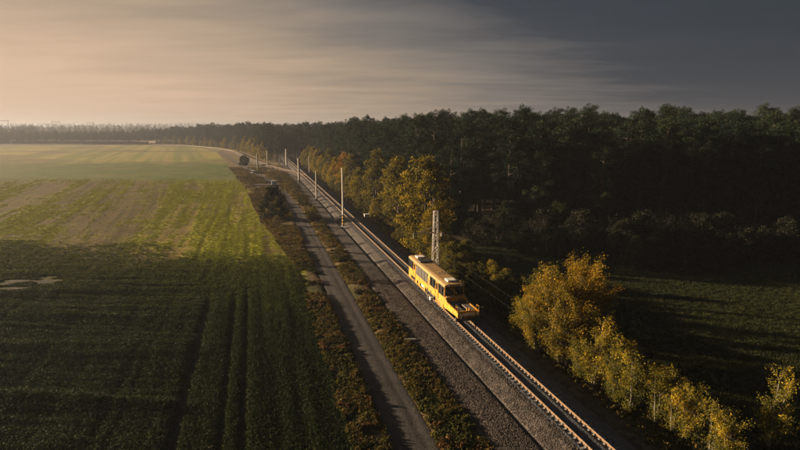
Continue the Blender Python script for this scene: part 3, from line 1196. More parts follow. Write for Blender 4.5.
scatter('distant_forest', P, rng.uniform(0, 6.28, len(P)), rng.uniform(0.76, 1.12, len(P)) * (1 - 0.33 * sstep(-fp[:, 0], 250, 420)), rng.integers(0, len(PINES), len(P)), pine_src,
        'dense mass of dark pines filling the forest behind the first trees', 'forest')
print('pines', len(near_i), 'far', len(far_i))


# ------------------------------------------------------------------ edge trees along the right of the track
def qy(p, y):
    """x of a spot p metres right of the track centre"""
    return X(QT + p / CQ, y)


plant('autumn_tree', GOLD[0], qy(8.6, 99), 99, 'large golden autumn tree beside the track behind the lattice mast', 'tree', rz=0.7)
plant('autumn_tree', GOLD[1], qy(7.6, 92), 92, 'small golden tree at the foot of the large golden tree by the track', 'tree', s=0.62)
plant('autumn_tree', BROWN[0], qy(9.5, 121), 121, 'rounded brownish gold tree next beyond the large golden tree', 'tree', s=1.02)
plant('autumn_tree', BROWN[2], qy(10.5, 148), 148, 'tall olive brown tree opposite the white striped pole', 'tree', s=0.96)
plant('autumn_tree', ORANGE[0], qy(10.0, 196), 196, 'orange leaved tree standing out from the forest edge by the track', 'tree', s=1.25)
gname = 'autumn trees along the forest edge'
for (p, y, v, s) in ((7.2, 109, BROWN[3], 0.45), (7.0, 133, BROWN[3], 0.5), (8.8, 162, BROWN[1], 0.8), (8.2, 174, BROWN[3], 0.7),
                     (10.0, 184, BROWN[2], 0.8), (8.0, 207, BROWN[1], 0.7), (9.5, 214, GOLD[2], 0.85), (8.0, 226, BROWN[3], 0.8), (10, 238, BROWN[0], 0.85), (8.5, 252, GOLD[2], 0.75),
                     (9, 268, BROWN[1], 0.9), (8.5, 285, BROWN[0], 0.8), (8.2, 302, BROWN[2], 0.75), (7.6, 320, BROWN[3], 0.9), (8.4, 190, GOLD[2], 0.7)):
    k_ = [id(BROWN[0]), id(BROWN[1]), id(BROWN[2]), id(BROWN[3]), id(GOLD[2])].index(id(v))
    nm_ = ('broad olive brown autumn tree in the row between the track and the pines', 'bushy brownish autumn tree with a wide low crown along the forest edge',
           'tall narrow olive autumn tree in the row between the track and the pines', 'small brownish autumn tree crouching at the foot of the forest edge by the track',
           'small golden autumn tree among the browner trees of the forest edge')[k_]
    plant('autumn_tree', v, qy(p, y), y, nm_, 'tree', gname + ', ' + nm_.split(' autumn')[0], s=s)
# far edge trees right of the diverging track
for i in range(6, len(TRB) - 1, 6):
    v = TRB[i]
    if v.y > 690 or v.y < 340:
        continue
    d = (TRB[i + 1] - TRB[i]).normalized()
    p_ = v + Vector((d.y, -d.x, 0)) * random.uniform(7, 9.5)
    plant('autumn_tree', random.choice(BROWN + GOLD[2:]), p_.x, p_.y, 'small hazy autumn tree at the wood edge beside the curving track', 'tree',
          'autumn trees beside the curving track', s=random.uniform(0.5, 0.95))

# bare scrub before the pines, right meadow
for (x0, x1, y0, y1, n, s0, s1) in ((26, 100, 92, 103, 46, 0.75, 1.05), (36, 96, 84, 93, 30, 0.55, 0.8), (16, 36, 96, 108, 10, 0.6, 0.9)):
    for k in range(n):
        x = x0 + (x1 - x0) * (k + random.random()) / n
        y = random.uniform(y0, y1)
        plant('bare_shrub', random.choice(BRUSH + SCRUB + SCRUB), x, y, 'dark grey brown willow bush between the meadow and the pine forest', 'bush',
              'willow bushes at the forest foot', s=random.uniform(s0, s1))

# birches on the right of the track
plant('birch_clump', BIRCH[0], 15.9, 49.0, 'tallest golden birch clump, glowing at its top, beside the bare track', 'birch tree', rz=0.4, s=0.98)
plant('birch_clump', BIRCH[1], 18.6, 50.5, 'birch clump with a pale leaning stem right behind the tallest golden clump', 'birch tree', rz=2.0)
plant('birch_clump', BIRCH[1], 14.0, 51.5, 'golden green birch clump on the engine side of the tallest clump', 'birch tree', rz=4.0, s=0.78)
plant('birch_clump', BIRCH[4], 12.9, 55.0, 'low olive birch bush between the yellow rail vehicle and the tallest clump', 'birch tree', s=0.9)
for (x, y, v, s) in ((17.3, 44.6, 2, 0.92), (18.3, 43.0, 3, 0.95), (16.7, 46.0, 4, 0.8), (19.6, 44.6, 3, 0.9), (19.0, 40.2, 2, 0.80), (20.1, 38.6, 3, 0.78), (20.8, 37.4, 3, 0.66), (18.2, 41.4, 4, 0.7), (21.6, 36.4, 4, 0.8), (19.4, 42.2, 2, 0.8), (21.4, 39.0, 3, 0.8), (22.4, 35.0, 3, 0.7), (20.6, 41.0, 4, 0.8), (22.9, 33.6, 4, 0.7)):
    plant('young_birch', BIRCH[v], x, y, 'slender young yellowing birch in the row along the track side of the meadow', 'birch tree', 'young birches along the track', s=s)
plant('young_birch', BIRCH[2], 27.1, 35.8, 'lone young birch standing out in the dark meadow', 'birch tree', s=0.86)

# shrubs behind the vehicle and along the right verge
for k in range(30):
    y = random.uniform(58, 94)
    p = random.uniform(5.6, 12.5)
    plant('shrub', random.choice(SHRUB), qy(p, y), y, 'olive brown shrub in the thicket behind the yellow rail vehicle', 'shrub', 'thicket behind the rail vehicle',
          s=random.uniform(0.65, 1.15))
for k in range(18):
    y = random.uniform(57, 90)
    plant('golden_shrub', random.choice([BROWN[3], BROWN[1], BIRCH[4]]), qy(random.uniform(6.0, 11.0), y), y, 'yellow green shrub in the thicket between the lattice mast and the birches', 'shrub',
          'yellow green shrubs behind the rail vehicle', s=random.uniform(0.28, 0.46))
for k in range(12):
    y = random.uniform(96, 230)
    plant('shrub', random.choice(SHRUB[1:]), qy(random.uniform(5.2, 7.0), y), y, 'brownish shrub at the foot of the autumn trees by the track', 'shrub', 'shrubs under the autumn trees', s=random.uniform(0.6, 1.0))
for k in range(34):
    x = random.uniform(2, 34)
    y = float(np.interp(x, [-30, 8, 30, 60], [150, 120, 108, 105])) + random.uniform(-5, 6)
    plant('undergrowth_bush', random.choice(DARKB + SHRUB[:1]), x, y, 'dark leafy bush under the pines at the back of the clearing', 'bush', 'undergrowth below the pines', s=random.uniform(0.7, 1.3))
# lone bushes left of the road
plant('round_bush', DARKB[0], -31.4, 130.5, 'big dark round bush between the bright green field and the dirt road', 'bush', s=1.15)
plant('round_bush', DARKB[1], -92.5, 318, 'small dark bush standing alone beside the curving track', 'bush', s=1.25)
# shrubs in the strip between road and track
for (q, y, s) in ((14.6, 118, .55), (13.6, 128, .6), (15.2, 140, .6), (13.5, 150, .75), (15.5, 163, .7), (12.6, 172, .8), (14.5, 186, .8), (11.5, 196, .75), (14.2, 208, .7), (9.5, 216, .9), (13, 224, .7),
                  (6, 232, .8), (12, 244, .7), (2, 262, .7), (9, 268, .7), (14.0, 102, .5), (13.4, 88, .45), (14.8, 76, .4), (7.4, 100, .45), (6.8, 86, .42), (5.4, 112, .5), (4.6, 122, .6), (7.5, 140, .55), (6.4, 152, .6), (3.0, 158, .6), (0.0, 180, .6), (5, 178, .7), (9, 184, .5), (-1, 205, .6), (3, 222, .6), (-3, 236, .7), (8, 250, .7), (-4, 262, .5), (5, 282, .7), (14.5, 132, .5), (13.2, 158, .6), (15.0, 195, .6), (13.6, 110, .4), (14.6, 94, .4)):
    lb_ = random.randrange(4)
    plant('weed_bush', (SHRUB[:2] + BROWN_S)[lb_], X(q, y), y, ('low olive bush in the weeds beside the dirt road' if lb_ < 2 else 'low rust brown bush in the weeds beside the dirt road'), 'bush', 'low olive bushes beside the road' if lb_ < 2 else 'low rust brown bushes beside the road', s=s)


# ------------------------------------------------------------------ ground cover
def blades(name, n, h, w, mat, spread, seed, leafy_=0):
    r = np.random.default_rng(seed)
    V, T = [], []
    for k in range(n):
        a = r.uniform(0, 6.283)
        b = r.uniform(0, spread)
        p = np.array([math.cos(a) * b, math.sin(a) * b, -0.05])
        t2 = r.uniform(0, 6.283)
        lean = r.uniform(0.1, 0.6)
        hh = h * r.uniform(0.55, 1.0)
        tip = p + np.array([math.cos(t2) * lean * hh, math.sin(t2) * lean * hh, hh])
        sd_ = np.array([-math.sin(t2), math.cos(t2), 0]) * w
        mid = p * 0.45 + tip * 0.55 + np.array([0, 0, 0.12 * hh])
        V += [p - sd_ * 0.6, p + sd_ * 0.6, mid + sd_, tip]
        V += [p - sd_ * 0.6, mid + sd_, tip, mid - sd_]
        T += [float(np.clip(r.normal(0.5, 0.22), 0, 1))] * 8
    Fq = np.arange(len(V)).reshape(-1, 4)
    return np_mesh(name, V, Fq, [mat], tint=T)


def rosette(name, n, size, mat, seed):
    r = np.random.default_rng(seed)
    P = np.stack([r.normal(0, size * 0.55, n), r.normal(0, size * 0.55, n), np.abs(r.normal(size * 0.45, size * 0.3, n))], 1)
    V, Fq = leaf_quads(P, np.full(n, size * 0.9), aspect=0.6, up=0.3, r=r)
    return np_mesh(name, V, Fq, [mat], tint=np.repeat(np.clip(r.normal(0.45, 0.2, n), 0, 1), 4))


def cover(name, n, box, keep, srcs, s0, s1, label, cat, dens=None):
    """random points in (q,y) box thinned with distance, kept where keep(x,y,q) says so"""
    q0, q1, y0, y1 = box
    # more points nearby: y drawn with pdf ~ 1/y
    y = np.exp(rng.uniform(math.log(y0), math.log(y1), n))
    q = rng.uniform(q0, q1, n)
    x = X(q, y)
    k = in_view(x, y, 5) & keep(x, y, q)
    x, y = x[k], y[k]
    P = np.stack([x, y, ground_z(x, y)], 1)
    grow = 0.8 + 0.4 * sstep(y, 60, 200)
    scatter(name, P, rng.uniform(0, 6.28, len(P)), rng.uniform(s0, s1, len(P)) * grow, rng.integers(0, len(srcs), len(P)), [[s] for s in srcs], label, cat)
    print(name, len(P))


crop_src = [src_obj('crop_plant', rosette('crop_plant', 14, 0.165, 'crop_leaves', s)) for s in (1, 2, 3)]
mid_src = [src_obj('field_plant', rosette('field_plant', 12, 0.15, 'mid_green', s)) for s in (21, 22)]
green_src = [src_obj('grass_tuft', blades('grass_tuft', 10, 0.15, 0.022, 'grass_green', 0.22, s)) for s in (4, 5, 6)]
meadow_src = [src_obj('meadow_tuft', blades('meadow_tuft', 12, 0.34, 0.025, 'grass_meadow', 0.3, s)) for s in (7, 8, 9)]
dry_src = [src_obj('dry_tuft', blades('dry_tuft', 16, 0.55, 0.024, 'grass_dry', 0.28, s)) for s in (10, 11)]
red_src = [src_obj('red_weed', rosette('red_weed', 20, 0.30, 'weed_red', s)) for s in (12, 13)]
weed_src = [src_obj('green_weed', rosette('green_weed', 26, 0.22, 'shrub_leaves', s)) for s in (14, 15, 16)]


def wob(q):
    return rng.normal(0, 0.10, len(q))


def rut(q):
    return (np.abs(q + 3.5 + wob(q)) > 0.28) & (np.abs(q + 1.9 + wob(q)) > 0.28) & (np.abs(q + 6.9 + wob(q)) > 0.42)


def dry_spot(x, y):
    k = np.ones(len(x), bool)
    for px, py, lx, ly in PUDDLES:
        k &= ((x - px) / (lx + 0.2)) ** 2 + ((y - py) / (ly + 0.75)) ** 2 > 1
    return k


def keep_crop(x, y, q):
    c, bw, nf, f1 = ground_col(x, y)
    k = (q < field_edge_q(y) - 0.2) & (rng.random(len(x)) < nf ** 1.6) & (rut(q) | (y > 76))
    return k & dry_spot(x, y)


def keep_mid(x, y, q):
    c, bw, nf, f1 = ground_col(x, y)
    return (q < field_edge_q(y) - 0.2) & (rng.random(len(x)) < 2.6 * nf * (1 - nf)) & (rng.random(len(x)) > 0.6 * bw) & dry_spot(x, y)


def keep_green(x, y, q):
    c, bw, nf, f1 = ground_col(x, y)
    return (q < field_edge_q(y) - 0.1) & (rng.random(len(x)) < (1 - nf) ** 2.5) & (rng.random(len(x)) > bw * 1.15) & dry_spot(x, y) & (rng.random(len(x)) > f1)


cover('crop_cover', 260000, (-55, 7, 22, 100), keep_crop, crop_src, 0.7, 1.35, 'low dark green leafy crop covering the near field', 'crop')
cover('field_grass', 210000, (-125, 7, 70, 235), keep_green, green_src, 0.8, 1.5, 'bright green grass growing in swaths on the sunlit field', 'grass')

cover('field_edge_plants', 160000, (-60, 7, 50, 105), lambda x, y, q: keep_mid(x, y, q), mid_src, 0.7, 1.3, 'mid green low plants where the dark crop thins out into bright grass', 'plants')


def keep_strip(x, y, q):
    rq = road_q(y)
    edge = field_edge_q(y)
    a_ = (q > edge - 0.5) & (q < rq - 1.75)
    b_ = (q > rq + 1.75) & (q < 16.2 + 2.6 * rng.random(len(x)) ** 2)
    m = dist_B(x, y) > 3.4
    return (a_ | b_) & m & (fbm(x * 0.5, y * 0.5, 2) > 0.28)


cover('dry_grass', 75000, (-14, 17, 23, 300), lambda x, y, q: keep_strip(x, y, q) & (fbm(x * .18 + 21, y * .18, 3) > 0.40), dry_src, 0.45, 1.05, 'tangled dry straw coloured grass lining the dirt road', 'grass')
cover('red_weeds', 4000, (-14, 17, 23, 300), lambda x, y, q: keep_strip(x, y, q) & (fbm(x * .15 + 7, y * .15, 2) > 0.5), red_src, 0.6, 1.5, 'reddish brown withered weeds beside the dirt road', 'weeds')
cover('green_weeds', 60000, (-14, 17, 23, 300), lambda x, y, q: keep_strip(x, y, q) & (fbm(x * .12 + 1, y * .12 + 5, 2) > 0.42 + 0.22 * sstep(y, 80, 125)), weed_src, 0.6, 1.5, 'olive green weeds between the dirt road and the gravel', 'weeds')
cover('meadow_grass', 90000, (30, 110, 24, 112), lambda x, y, q: (q > 30.5) & (y < 108), meadow_src, 0.7, 1.3, 'dark green grass of the shaded meadow', 'grass')
cover('verge_weeds', 14000, (26.2, 36, 24, 330), lambda x, y, q: (q > 27.2 + 1.5 * rng.random(len(x))) & (q < 33), weed_src + dry_src, 0.4, 1.1, 'rough weeds on the verge right of the track', 'weeds')

# loose ballast stones on the near track bed
stone_src = []
import bmesh
for s_ in range(3):
    bm = bmesh.new()
    bmesh.ops.create_icosphere(bm, subdivisions=1, radius=0.038)
    rs = random.Random(s_)
    for v in bm.verts:
        v.co *= rs.uniform(0.65, 1.2)
        v.co.z *= 0.75
    me = bpy.data.meshes.new('stone')
    bm.to_mesh(me)
    bm.free()
    me.materials.append(MATS['stone'])
    stone_src.append(src_obj('stone', me))
n = 60000
y = np.exp(rng.uniform(math.log(27), math.log(85), n))
p = rng.uniform(-6.5, 2.9, n)
k = (rng.random(n) < np.where(p > -1.5, 0.0, 1.0)) & (np.abs(np.abs(p) - 0.752) > 0.12) & (np.abs(p + 3.4) > 0.16)
y, p = y[k], p[k]
# centre line + right normal
x = X(QT, y) + p * CQ
yy = y + p * SL * CQ
z = np.interp(p, kp[:, 0], kp[:, 1]) + 0.015
scatter('ballast_stones', np.stack([x, yy, z], 1), rng.uniform(0, 6.28, len(x)), rng.uniform(0.6, 1.6, len(x)), rng.integers(0, 3, len(x)), [[s] for s in stone_src],
        'loose grey brown ballast stones on the track bed', 'gravel')


# ------------------------------------------------------------------ puddles in the field
def puddle(cx, cy, lx, ly, seed):
    r = random.Random(seed)
    n = 44
    z = -0.90
    vs = [(cx, cy, z)]
    for k in range(n):
        t = 2 * math.pi * k / n
        w = 0.75 + 0.25 * math.sin(3 * t + seed) + r.uniform(-0.22, 0.22)
        vs.append((cx + math.cos(t) * lx * w, cy + math.sin(t) * ly * w, z))
    fs = [(0, 1 + k, 1 + (k + 1) % n) for k in range(n)]
    me = bpy.data.meshes.new('puddle')
    me.from_pydata(vs, [], fs)
    me.materials.append(MATS['water'])
    tag(link(bpy.data.objects.new('puddle', me)), kind='structure')


for k, p_ in enumerate(PUDDLES):
    puddle(*p_, k + 1)


# ------------------------------------------------------------------ yellow track machine
def vehicle():
    W = 1.27                      # half width
    # local +X points towards the camera end, origin on the rail top at the front beam
    front_y = 55.9
    root = empty('track_maintenance_vehicle', (X(QT, front_y), front_y, 0), math.atan2(-1.0, SL))
    tag(root, 'long yellow track maintenance vehicle with flat front deck standing on the rails', 'rail vehicle')
    L0, L1 = -19.2, -4.45         # body rear and cab front
    Z0, Z1 = 1.02, 3.42

    def part(name, mb, mat, parent=root, bevel=0.0):
        return mb.build(name, mat, parent, bevel)
    # body shell: walls below the roof, slightly tucked-in at the top
    prof = [(-W, Z0), (W, Z0), (W, 2.35), (W - 0.07, 3.18), (-W + 0.07, 3.18), (-W, 2.35)]
    body = part('body', MB().prism(prof, L0, L1), 'yellow', bevel=0.04)
    rprof = [(-W - 0.01, 3.16), (W + 0.01, 3.16), (W + 0.0, 3.27), (W - 0.13, 3.37), (W - 0.45, 3.43), (-W + 0.45, 3.43), (-W + 0.13, 3.37), (-W, 3.27)]
    roof = part('roof', MB().prism(rprof, L0 - 0.10, L1 + 0.14), 'roof_yellow')
    # roof furniture
    part('air_conditioner', MB().box(-6.3, -5.2, -0.55, 0.55, 3.44, 3.64), 'white_paint', roof, 0.04)
    part('air_conditioner', MB().box(-18.4, -17.2, -0.6, 0.5, 3.44, 3.62), 'white_paint', roof, 0.04)
    part('engine_grille', MB().box(-16.4, -14.7, -0.95, 0.95, 3.42, 3.56), 'dark_metal', roof, 0.03)
    for k in range(6):
        part('grille_slat', MB().box(-16.3 + k * 0.27, -16.2 + k * 0.27, -0.9, 0.9, 3.563, 3.60), 'deck_plate', roof)
    for k in range(9):
        part('roof_rib', MB().box(-14.2 + k * 0.92, -14.14 + k * 0.92, -0.78, 0.78, 3.432, 3.452), 'roof_yellow', roof)
    for x_, y_ in ((-9.6, 0.25), (-9.1, -0.25), (-8.7, 0.3)):
        part('roof_vent', MB().tube([(x_, y_, 3.42), (x_, y_, 3.56)], 0.09, 8), 'deck_plate', roof)
    part('exhaust', MB().tube([(-14.4, 0.85, 3.3), (-14.4, 0.85, 3.85)], 0.07, 8), 'dark_metal', roof)
    part('horn', MB().tube([(-18.9, 0.3, 3.42), (-18.9, 0.3, 3.8)], 0.04, 6).tube([(-19.0, 0.3, 3.78), (-18.6, 0.3, 3.78)], [0.03, 0.09], 8), 'yellow', roof)
    part('beacon', MB().tube([(-4.9, 0.95, 3.36), (-4.9, 0.95, 3.58)], 0.07, 8), 'stripe_yellow', roof)

    # windscreen (two panes), in a raised frame
    fr = MB()
    fx = L1
    for y0, y1 in ((-1.2, -1.12), (-0.04, 0.04), (1.12, 1.2)):
        fr.box(fx, fx + 0.05, y0, y1, 2.06, 3.14)
    fr.box(fx, fx + 0.052, -1.2, 1.2, 2.0, 2.07).box(fx, fx + 0.052, -1.2, 1.2, 3.09, 3.15)
    part('windscreen_frame', fr, 'yellow')
    for s in (-1, 1):
        y0, y1 = (0.04, 1.12) if s > 0 else (-1.12, -0.04)
        ws = part('windscreen', MB().box(fx - 0.01, fx + 0.022, y0, y1, 2.07, 3.09), 'glass')
        part('wiper', MB().bar((fx + 0.045, s * 0.6, 2.08), (fx + 0.045, s * 0.85, 2.7), 0.025), 'rubber', ws)
    for s in (-1, 1):
        mr = part('mirror', MB().box(fx - 0.05, fx + 0.02, s * 1.5 - 0.09, s * 1.5 + 0.09, 2.45, 2.85), 'dark_metal', bevel=0.02)
        part('mirror_arm', MB().bar((fx - 0.05, s * 1.22, 2.9), (fx - 0.02, s * 1.5, 2.8), 0.03), 'dark_metal', mr)
    # rear cab windows
    for s in (-1, 1):
        part('rear_window', MB().box(L0 - 0.02, L0 + 0.01, s * 0.58 - 0.48, s * 0.58 + 0.48, 2.05, 3.05), 'glass')
    # side windows, grilles and doors
    for s in (-1, 1):
        def side(name, x0, x1, z0, z1, mat, frame='dark_metal', fw=0.06):
            y0, y1 = sorted((s * (W - 0.06), s * (W + 0.012)))
            w_ = part(name, MB().box(x0, x1, y0, y1, z0, z1), mat)
            f_ = MB()
            ya, yb = sorted((s * (W + 0.0), s * (W + 0.035)))
            f_.box(x0 - fw, x0, ya, yb, z0 - fw, z1 + fw).box(x1, x1 + fw, ya, yb, z0 - fw, z1 + fw)
            f_.box(x0, x1, ya, yb, z1, z1 + fw).box(x0, x1, ya, yb, z0 - fw, z0)
            part('frame', f_, frame, w_)
            return w_
        for x0, x1 in ((-18.98, -18.1), (-17.92, -17.0), (-9.6, -8.6), (-8.42, -7.5), (-6.3, -5.5), (-5.32, -4.6)):
            side('window', x0, x1, 1.95, 3.02, 'glass')
        for x0, x1 in ((-15.6, -14.5), (-14.35, -13.3), (-13.1, -12.0), (-11.8, -10.7)):
            v_ = side('ventilation_grille', x0, x1, 1.85, 2.98, 'dark_metal')
            for k in range(6):
                y0, y1 = sorted((s * (W + 0.012), s * (W + 0.03)))
                part('louvre', MB().box(x0, x1, y0, y1, 2.02 + k * 0.15, 2.05 + k * 0.15), 'deck_plate', v_)
        for x0, x1 in ((-16.8, -15.95), (-7.35, -6.5)):
            y0, y1 = sorted((s * (W + 0.0), s * (W + 0.03)))
            dr = part('door', MB().box(x0, x1, y0, y1, 1.12, 3.08), 'yellow', bevel=0.015)
            ya, yb = sorted((s * (W + 0.02), s * (W + 0.045)))
            part('window', MB().box(x0 + 0.14, x1 - 0.14, ya, yb, 2.1, 2.92), 'glass', dr)
            part('handle', MB().bar((x0 + 0.08, s * (W + 0.07), 1.5), (x0 + 0.08, s * (W + 0.07), 2.0), 0.03), 'dark_metal', dr)
            stp = MB()
            for z_ in (0.45, 0.78):
                ya, yb = sorted((s * (W - 0.15), s * (W + 0.08)))
                stp.box(x0, x1, ya, yb, z_, z_ + 0.04)
            part('step', stp, 'dark_metal', dr)
        # lower skirts, with open bays, tanks and a workhead
        y0, y1 = sorted((s * (W - 0.10), s * (W + 0.02)))
        for x0, x1 in ((-19.15, -18.0), (-16.0, -15.2), (-14.6, -13.9), (-12.2, -11.6), (-7.4, -4.6)):
            part('skirt_panel', MB().box(x0, x1, y0, y1, 0.42, 1.0), 'yellow', bevel=0.02)
        part('side_rail', MB().box(-18.0, -11.6, y0, y1, 0.40, 0.52), 'yellow')
        part('side_sill', MB().box(L0, L1, y0 - 0.002, y1 + 0.02, 1.0, 1.16), 'yellow')
        part('handrail', MB().tube([(-18.0, s * 1.36, 1.75), (-10.5, s * 1.36, 1.75)], 0.025, 6), 'stripe_yellow')
        ya, yb = sorted((s * 0.75, s * 1.12))
        part('tank', MB().box(-13.8, -12.4, ya, yb, 0.5, 0.95), 'white_paint', bevel=0.04)
        part('tank', MB().box(-15.1, -14.7, ya, yb, 0.5, 0.95), 'dark_metal', bevel=0.03)
        # ballast plough workhead hanging at the side
        wh = part('workhead', MB().box(-11.2, -8.2, *sorted((s * 0.8, s * 1.22)), 0.55, 0.98), 'dark_metal', bevel=0.03)
        part('plough_blade', MB().add([(-10.9, s * 1.3, 0.12), (-9.0, s * 1.75, 0.12), (-9.0, s * 1.75, 0.72), (-10.9, s * 1.3, 0.72),
                                       (-10.9, s * 1.24, 0.12), (-9.0, s * 1.69, 0.12), (-9.0, s * 1.69, 0.72), (-10.9, s * 1.24, 0.72)],
                                      [(0, 1, 2, 3), (7, 6, 5, 4), (0, 4, 5, 1), (1, 5, 6, 2), (2, 6, 7, 3), (3, 7, 4, 0)]), 'dark_metal', wh)
        for x_ in (-10.5, -9.3):
            part('hydraulic_ram', MB().tube([(x_, s * 1.22, 1.45), (x_ + 0.3, s * 1.5, 0.65)], [0.06, 0.04], 8), 'deck_plate', wh)
        part('counterweight', MB().box(-9.0, -8.4, *sorted((s * 1.24, s * 1.62)), 0.25, 0.6), 'white_paint', wh, 0.03)
    # panel seams, belt line and grab rails on both sides
    for s in (-1, 1):
        y0, y1 = sorted((s * (W - 0.01), s * (W + 0.006)))
        for x_ in (-19.0, -16.88, -15.85, -12.95, -10.55, -9.75, -7.42, -6.42, -4.52):
            part('panel_seam', MB().box(x_ - 0.018, x_ + 0.018, y0, y1, 1.18, 1.82), 'dark_metal')
        part('belt_line', MB().box(L0 + 0.02, L1 - 0.02, y0, y1 + (0.004 if s > 0 else 0), 1.60, 1.635), 'dark_metal')
        for x_ in (-17.0, -6.42, -7.45, -15.9):
            part('grab_rail', MB().tube([(x_, s * (W + 0.02), 1.2), (x_, s * (W + 0.09), 1.3), (x_, s * (W + 0.09), 2.3), (x_, s * (W + 0.02), 2.4)], 0.02, 5), 'stripe_yellow')
        part('work_lamp', MB().box(L1 + 0.1, L1 + 0.22, s * 0.8 - 0.12, s * 0.8 + 0.12, 3.2, 3.36), 'lamp_glass', roof)
    # hoses, pipes and boxes slung below the frame
    for k in range(7):
        x_ = -18.2 + k * 1.05
        part('equipment_box', MB().box(x_, x_ + random.uniform(0.4, 0.8), *sorted((-0.7, -1.05)), 0.5, random.uniform(0.75, 0.98)), random.choice(['dark_metal', 'deck_plate', 'rail_rust']), bevel=0.02)
    for s in (-1, 1):
        part('air_pipe', MB().tube([(-18.5, s * 1.2, 0.6), (-14, s * 1.22, 0.55), (-11.4, s * 1.2, 0.62)], 0.03, 6), 'dark_metal')
    # deck fittings
    part('winch', MB().tube([(-1.6, -0.12, 1.28), (-1.6, 0.16, 1.28)], 0.13, 12).box(-1.8, -1.4, -0.16, 0.2, 1.14, 1.2), 'deck_plate')
    part('cable_reel', MB().tube([(-3.45, 0.5, 1.72), (-3.45, 0.85, 1.72)], 0.16, 14), 'rail_rust')
    for k in range(5):
        part('deck_rib', MB().box(-3.5 + k * 0.62, -3.46 + k * 0.62, -1.04, -0.3, 1.472, 1.49), 'dark_metal')
    # underframe and wheels
    part('underframe', MB().box(-19.2, -0.25, -0.62, 0.62, 0.62, 1.0), 'dark_metal')
    for x_ in (-17.0, -5.6):
        ax = part('wheelset', MB().tube([(x_, -0.8, 0.45), (x_, 0.8, 0.45)], 0.09, 10), 'dark_metal')
        for s in (-1, 1):
            part('wheel', MB().tube([(x_, s * 0.69, 0.45), (x_, s * 0.715, 0.45), (x_, s * 0.72, 0.45), (x_, s * 0.82, 0.45)], [0.49, 0.49, 0.453, 0.45], 24), 'rail_rust', ax)
            part('axle_box', MB().box(x_ - 0.3, x_ + 0.3, *sorted((s * 0.86, s * 1.1)), 0.28, 0.66), 'dark_metal', ax, 0.03)
    # front deck: bulkhead, tray, plates, beam
    part('bulkhead', MB().box(L1 + 0.06, L1 + 0.55, -1.2, 1.2, 1.02, 1.98), 'yellow', bevel=0.04)
    part('bulkhead_lid', MB().box(L1 + 0.1, L1 + 0.5, -1.1, 1.1, 1.985, 2.03), 'roof_yellow')
    for s in (-1, 1):
        y0, y1 = sorted((s * 1.12, s * 1.27))
        pr = [(-4.0, 0.72), (-0.15, 0.95), (-0.15, 1.52), (-3.3, 1.60), (-4.0, 1.95), (L1 + 0.0, 1.95), (L1 + 0.0, 0.72)]
        n = len(pr)
        part('deck_side', MB().add([(a_, y0, b_) for a_, b_ in pr] + [(a_, y1, b_) for a_, b_ in pr],
                                   [tuple(range(n))[::-1], tuple(range(n, 2 * n))] + [(k, (k + 1) % n, n + (k + 1) % n, n + k) for k in range(n)]), 'yellow')
    part('deck_floor', MB().box(L1 + 0.56, -0.2, -1.11, 1.11, 1.02, 1.14), 'dark_metal')
    part('deck_plate', MB().box(-3.75, -0.55, -1.06, -0.28, 1.36, 1.47), 'deck_plate', bevel=0.02)
    part('deck_plate', MB().box(-2.6, -0.55, 0.22, 1.06, 1.40, 1.51), 'deck_plate', bevel=0.02)
    part('deck_plate', MB().box(-3.75, -2.95, -0.2, 1.06, 1.33, 1.42), 'deck_plate', bevel=0.02)
    part('crossbar', MB().box(-0.5, -0.36, -1.11, 1.11, 1.15, 1.50), 'yellow')
    beam = part('buffer_beam', MB().box(-0.15, 0.05, -1.3, 1.3, 0.88, 1.40), 'yellow', bevel=0.03)
    part('white_board', MB().box(0.052, 0.07, -0.72, 0.72, 1.14, 1.34), 'white_paint', beam)
    for s in (-1, 1):
        hl = part('headlight', MB().tube([(0.05, s * 1.0, 1.25), (0.16, s * 1.0, 1.25)], [0.13, 0.15], 14), 'dark_metal', beam)
        part('lamp_glass', MB().tube([(0.155, s * 1.0, 1.25), (0.175, s * 1.0, 1.25)], 0.125, 14), 'lamp_glass', beam)
        part('buffer', MB().tube([(0.05, s * 0.87, 0.98), (0.42, s * 0.87, 0.98), (0.42, s * 0.87, 0.98), (0.5, s * 0.87, 0.98)], [0.09, 0.09, 0.21, 0.22], 14), 'dark_metal', beam)
        part('handrail', MB().tube([(-0.7, s * 1.22, 1.5), (-0.7, s * 1.24, 2.02), (-0.05, s * 1.24, 2.02), (-0.05, s * 1.24, 1.4)], 0.03, 6), 'yellow')
        part('brake_hose', MB().tube([(0.05, s * 0.35, 1.0), (0.2, s * 0.36, 0.85), (0.18, s * 0.36, 0.6)], 0.03, 6), 'rubber', beam)
        part('lifting_post', MB().box(-0.42, -0.3, s * 0.14 - 0.06 + 0.1, s * 0.14 + 0.06 + 0.1, 1.5, 1.85), 'yellow')
    part('coupling_hook', MB().box(0.05, 0.3, -0.08, 0.08, 0.92, 1.08), 'dark_metal', beam)
    part('front_plough', MB().box(-0.9, -0.7, -1.2, 1.2, 0.18, 0.7), 'dark_metal', bevel=0.02)
    # standing clutter on the deck
    part('tool_box', MB().box(-4.3 + 0.5, -3.2, 0.35, 0.95, 1.43, 1.6), 'dark_metal', bevel=0.02)
    return root


vehicle()


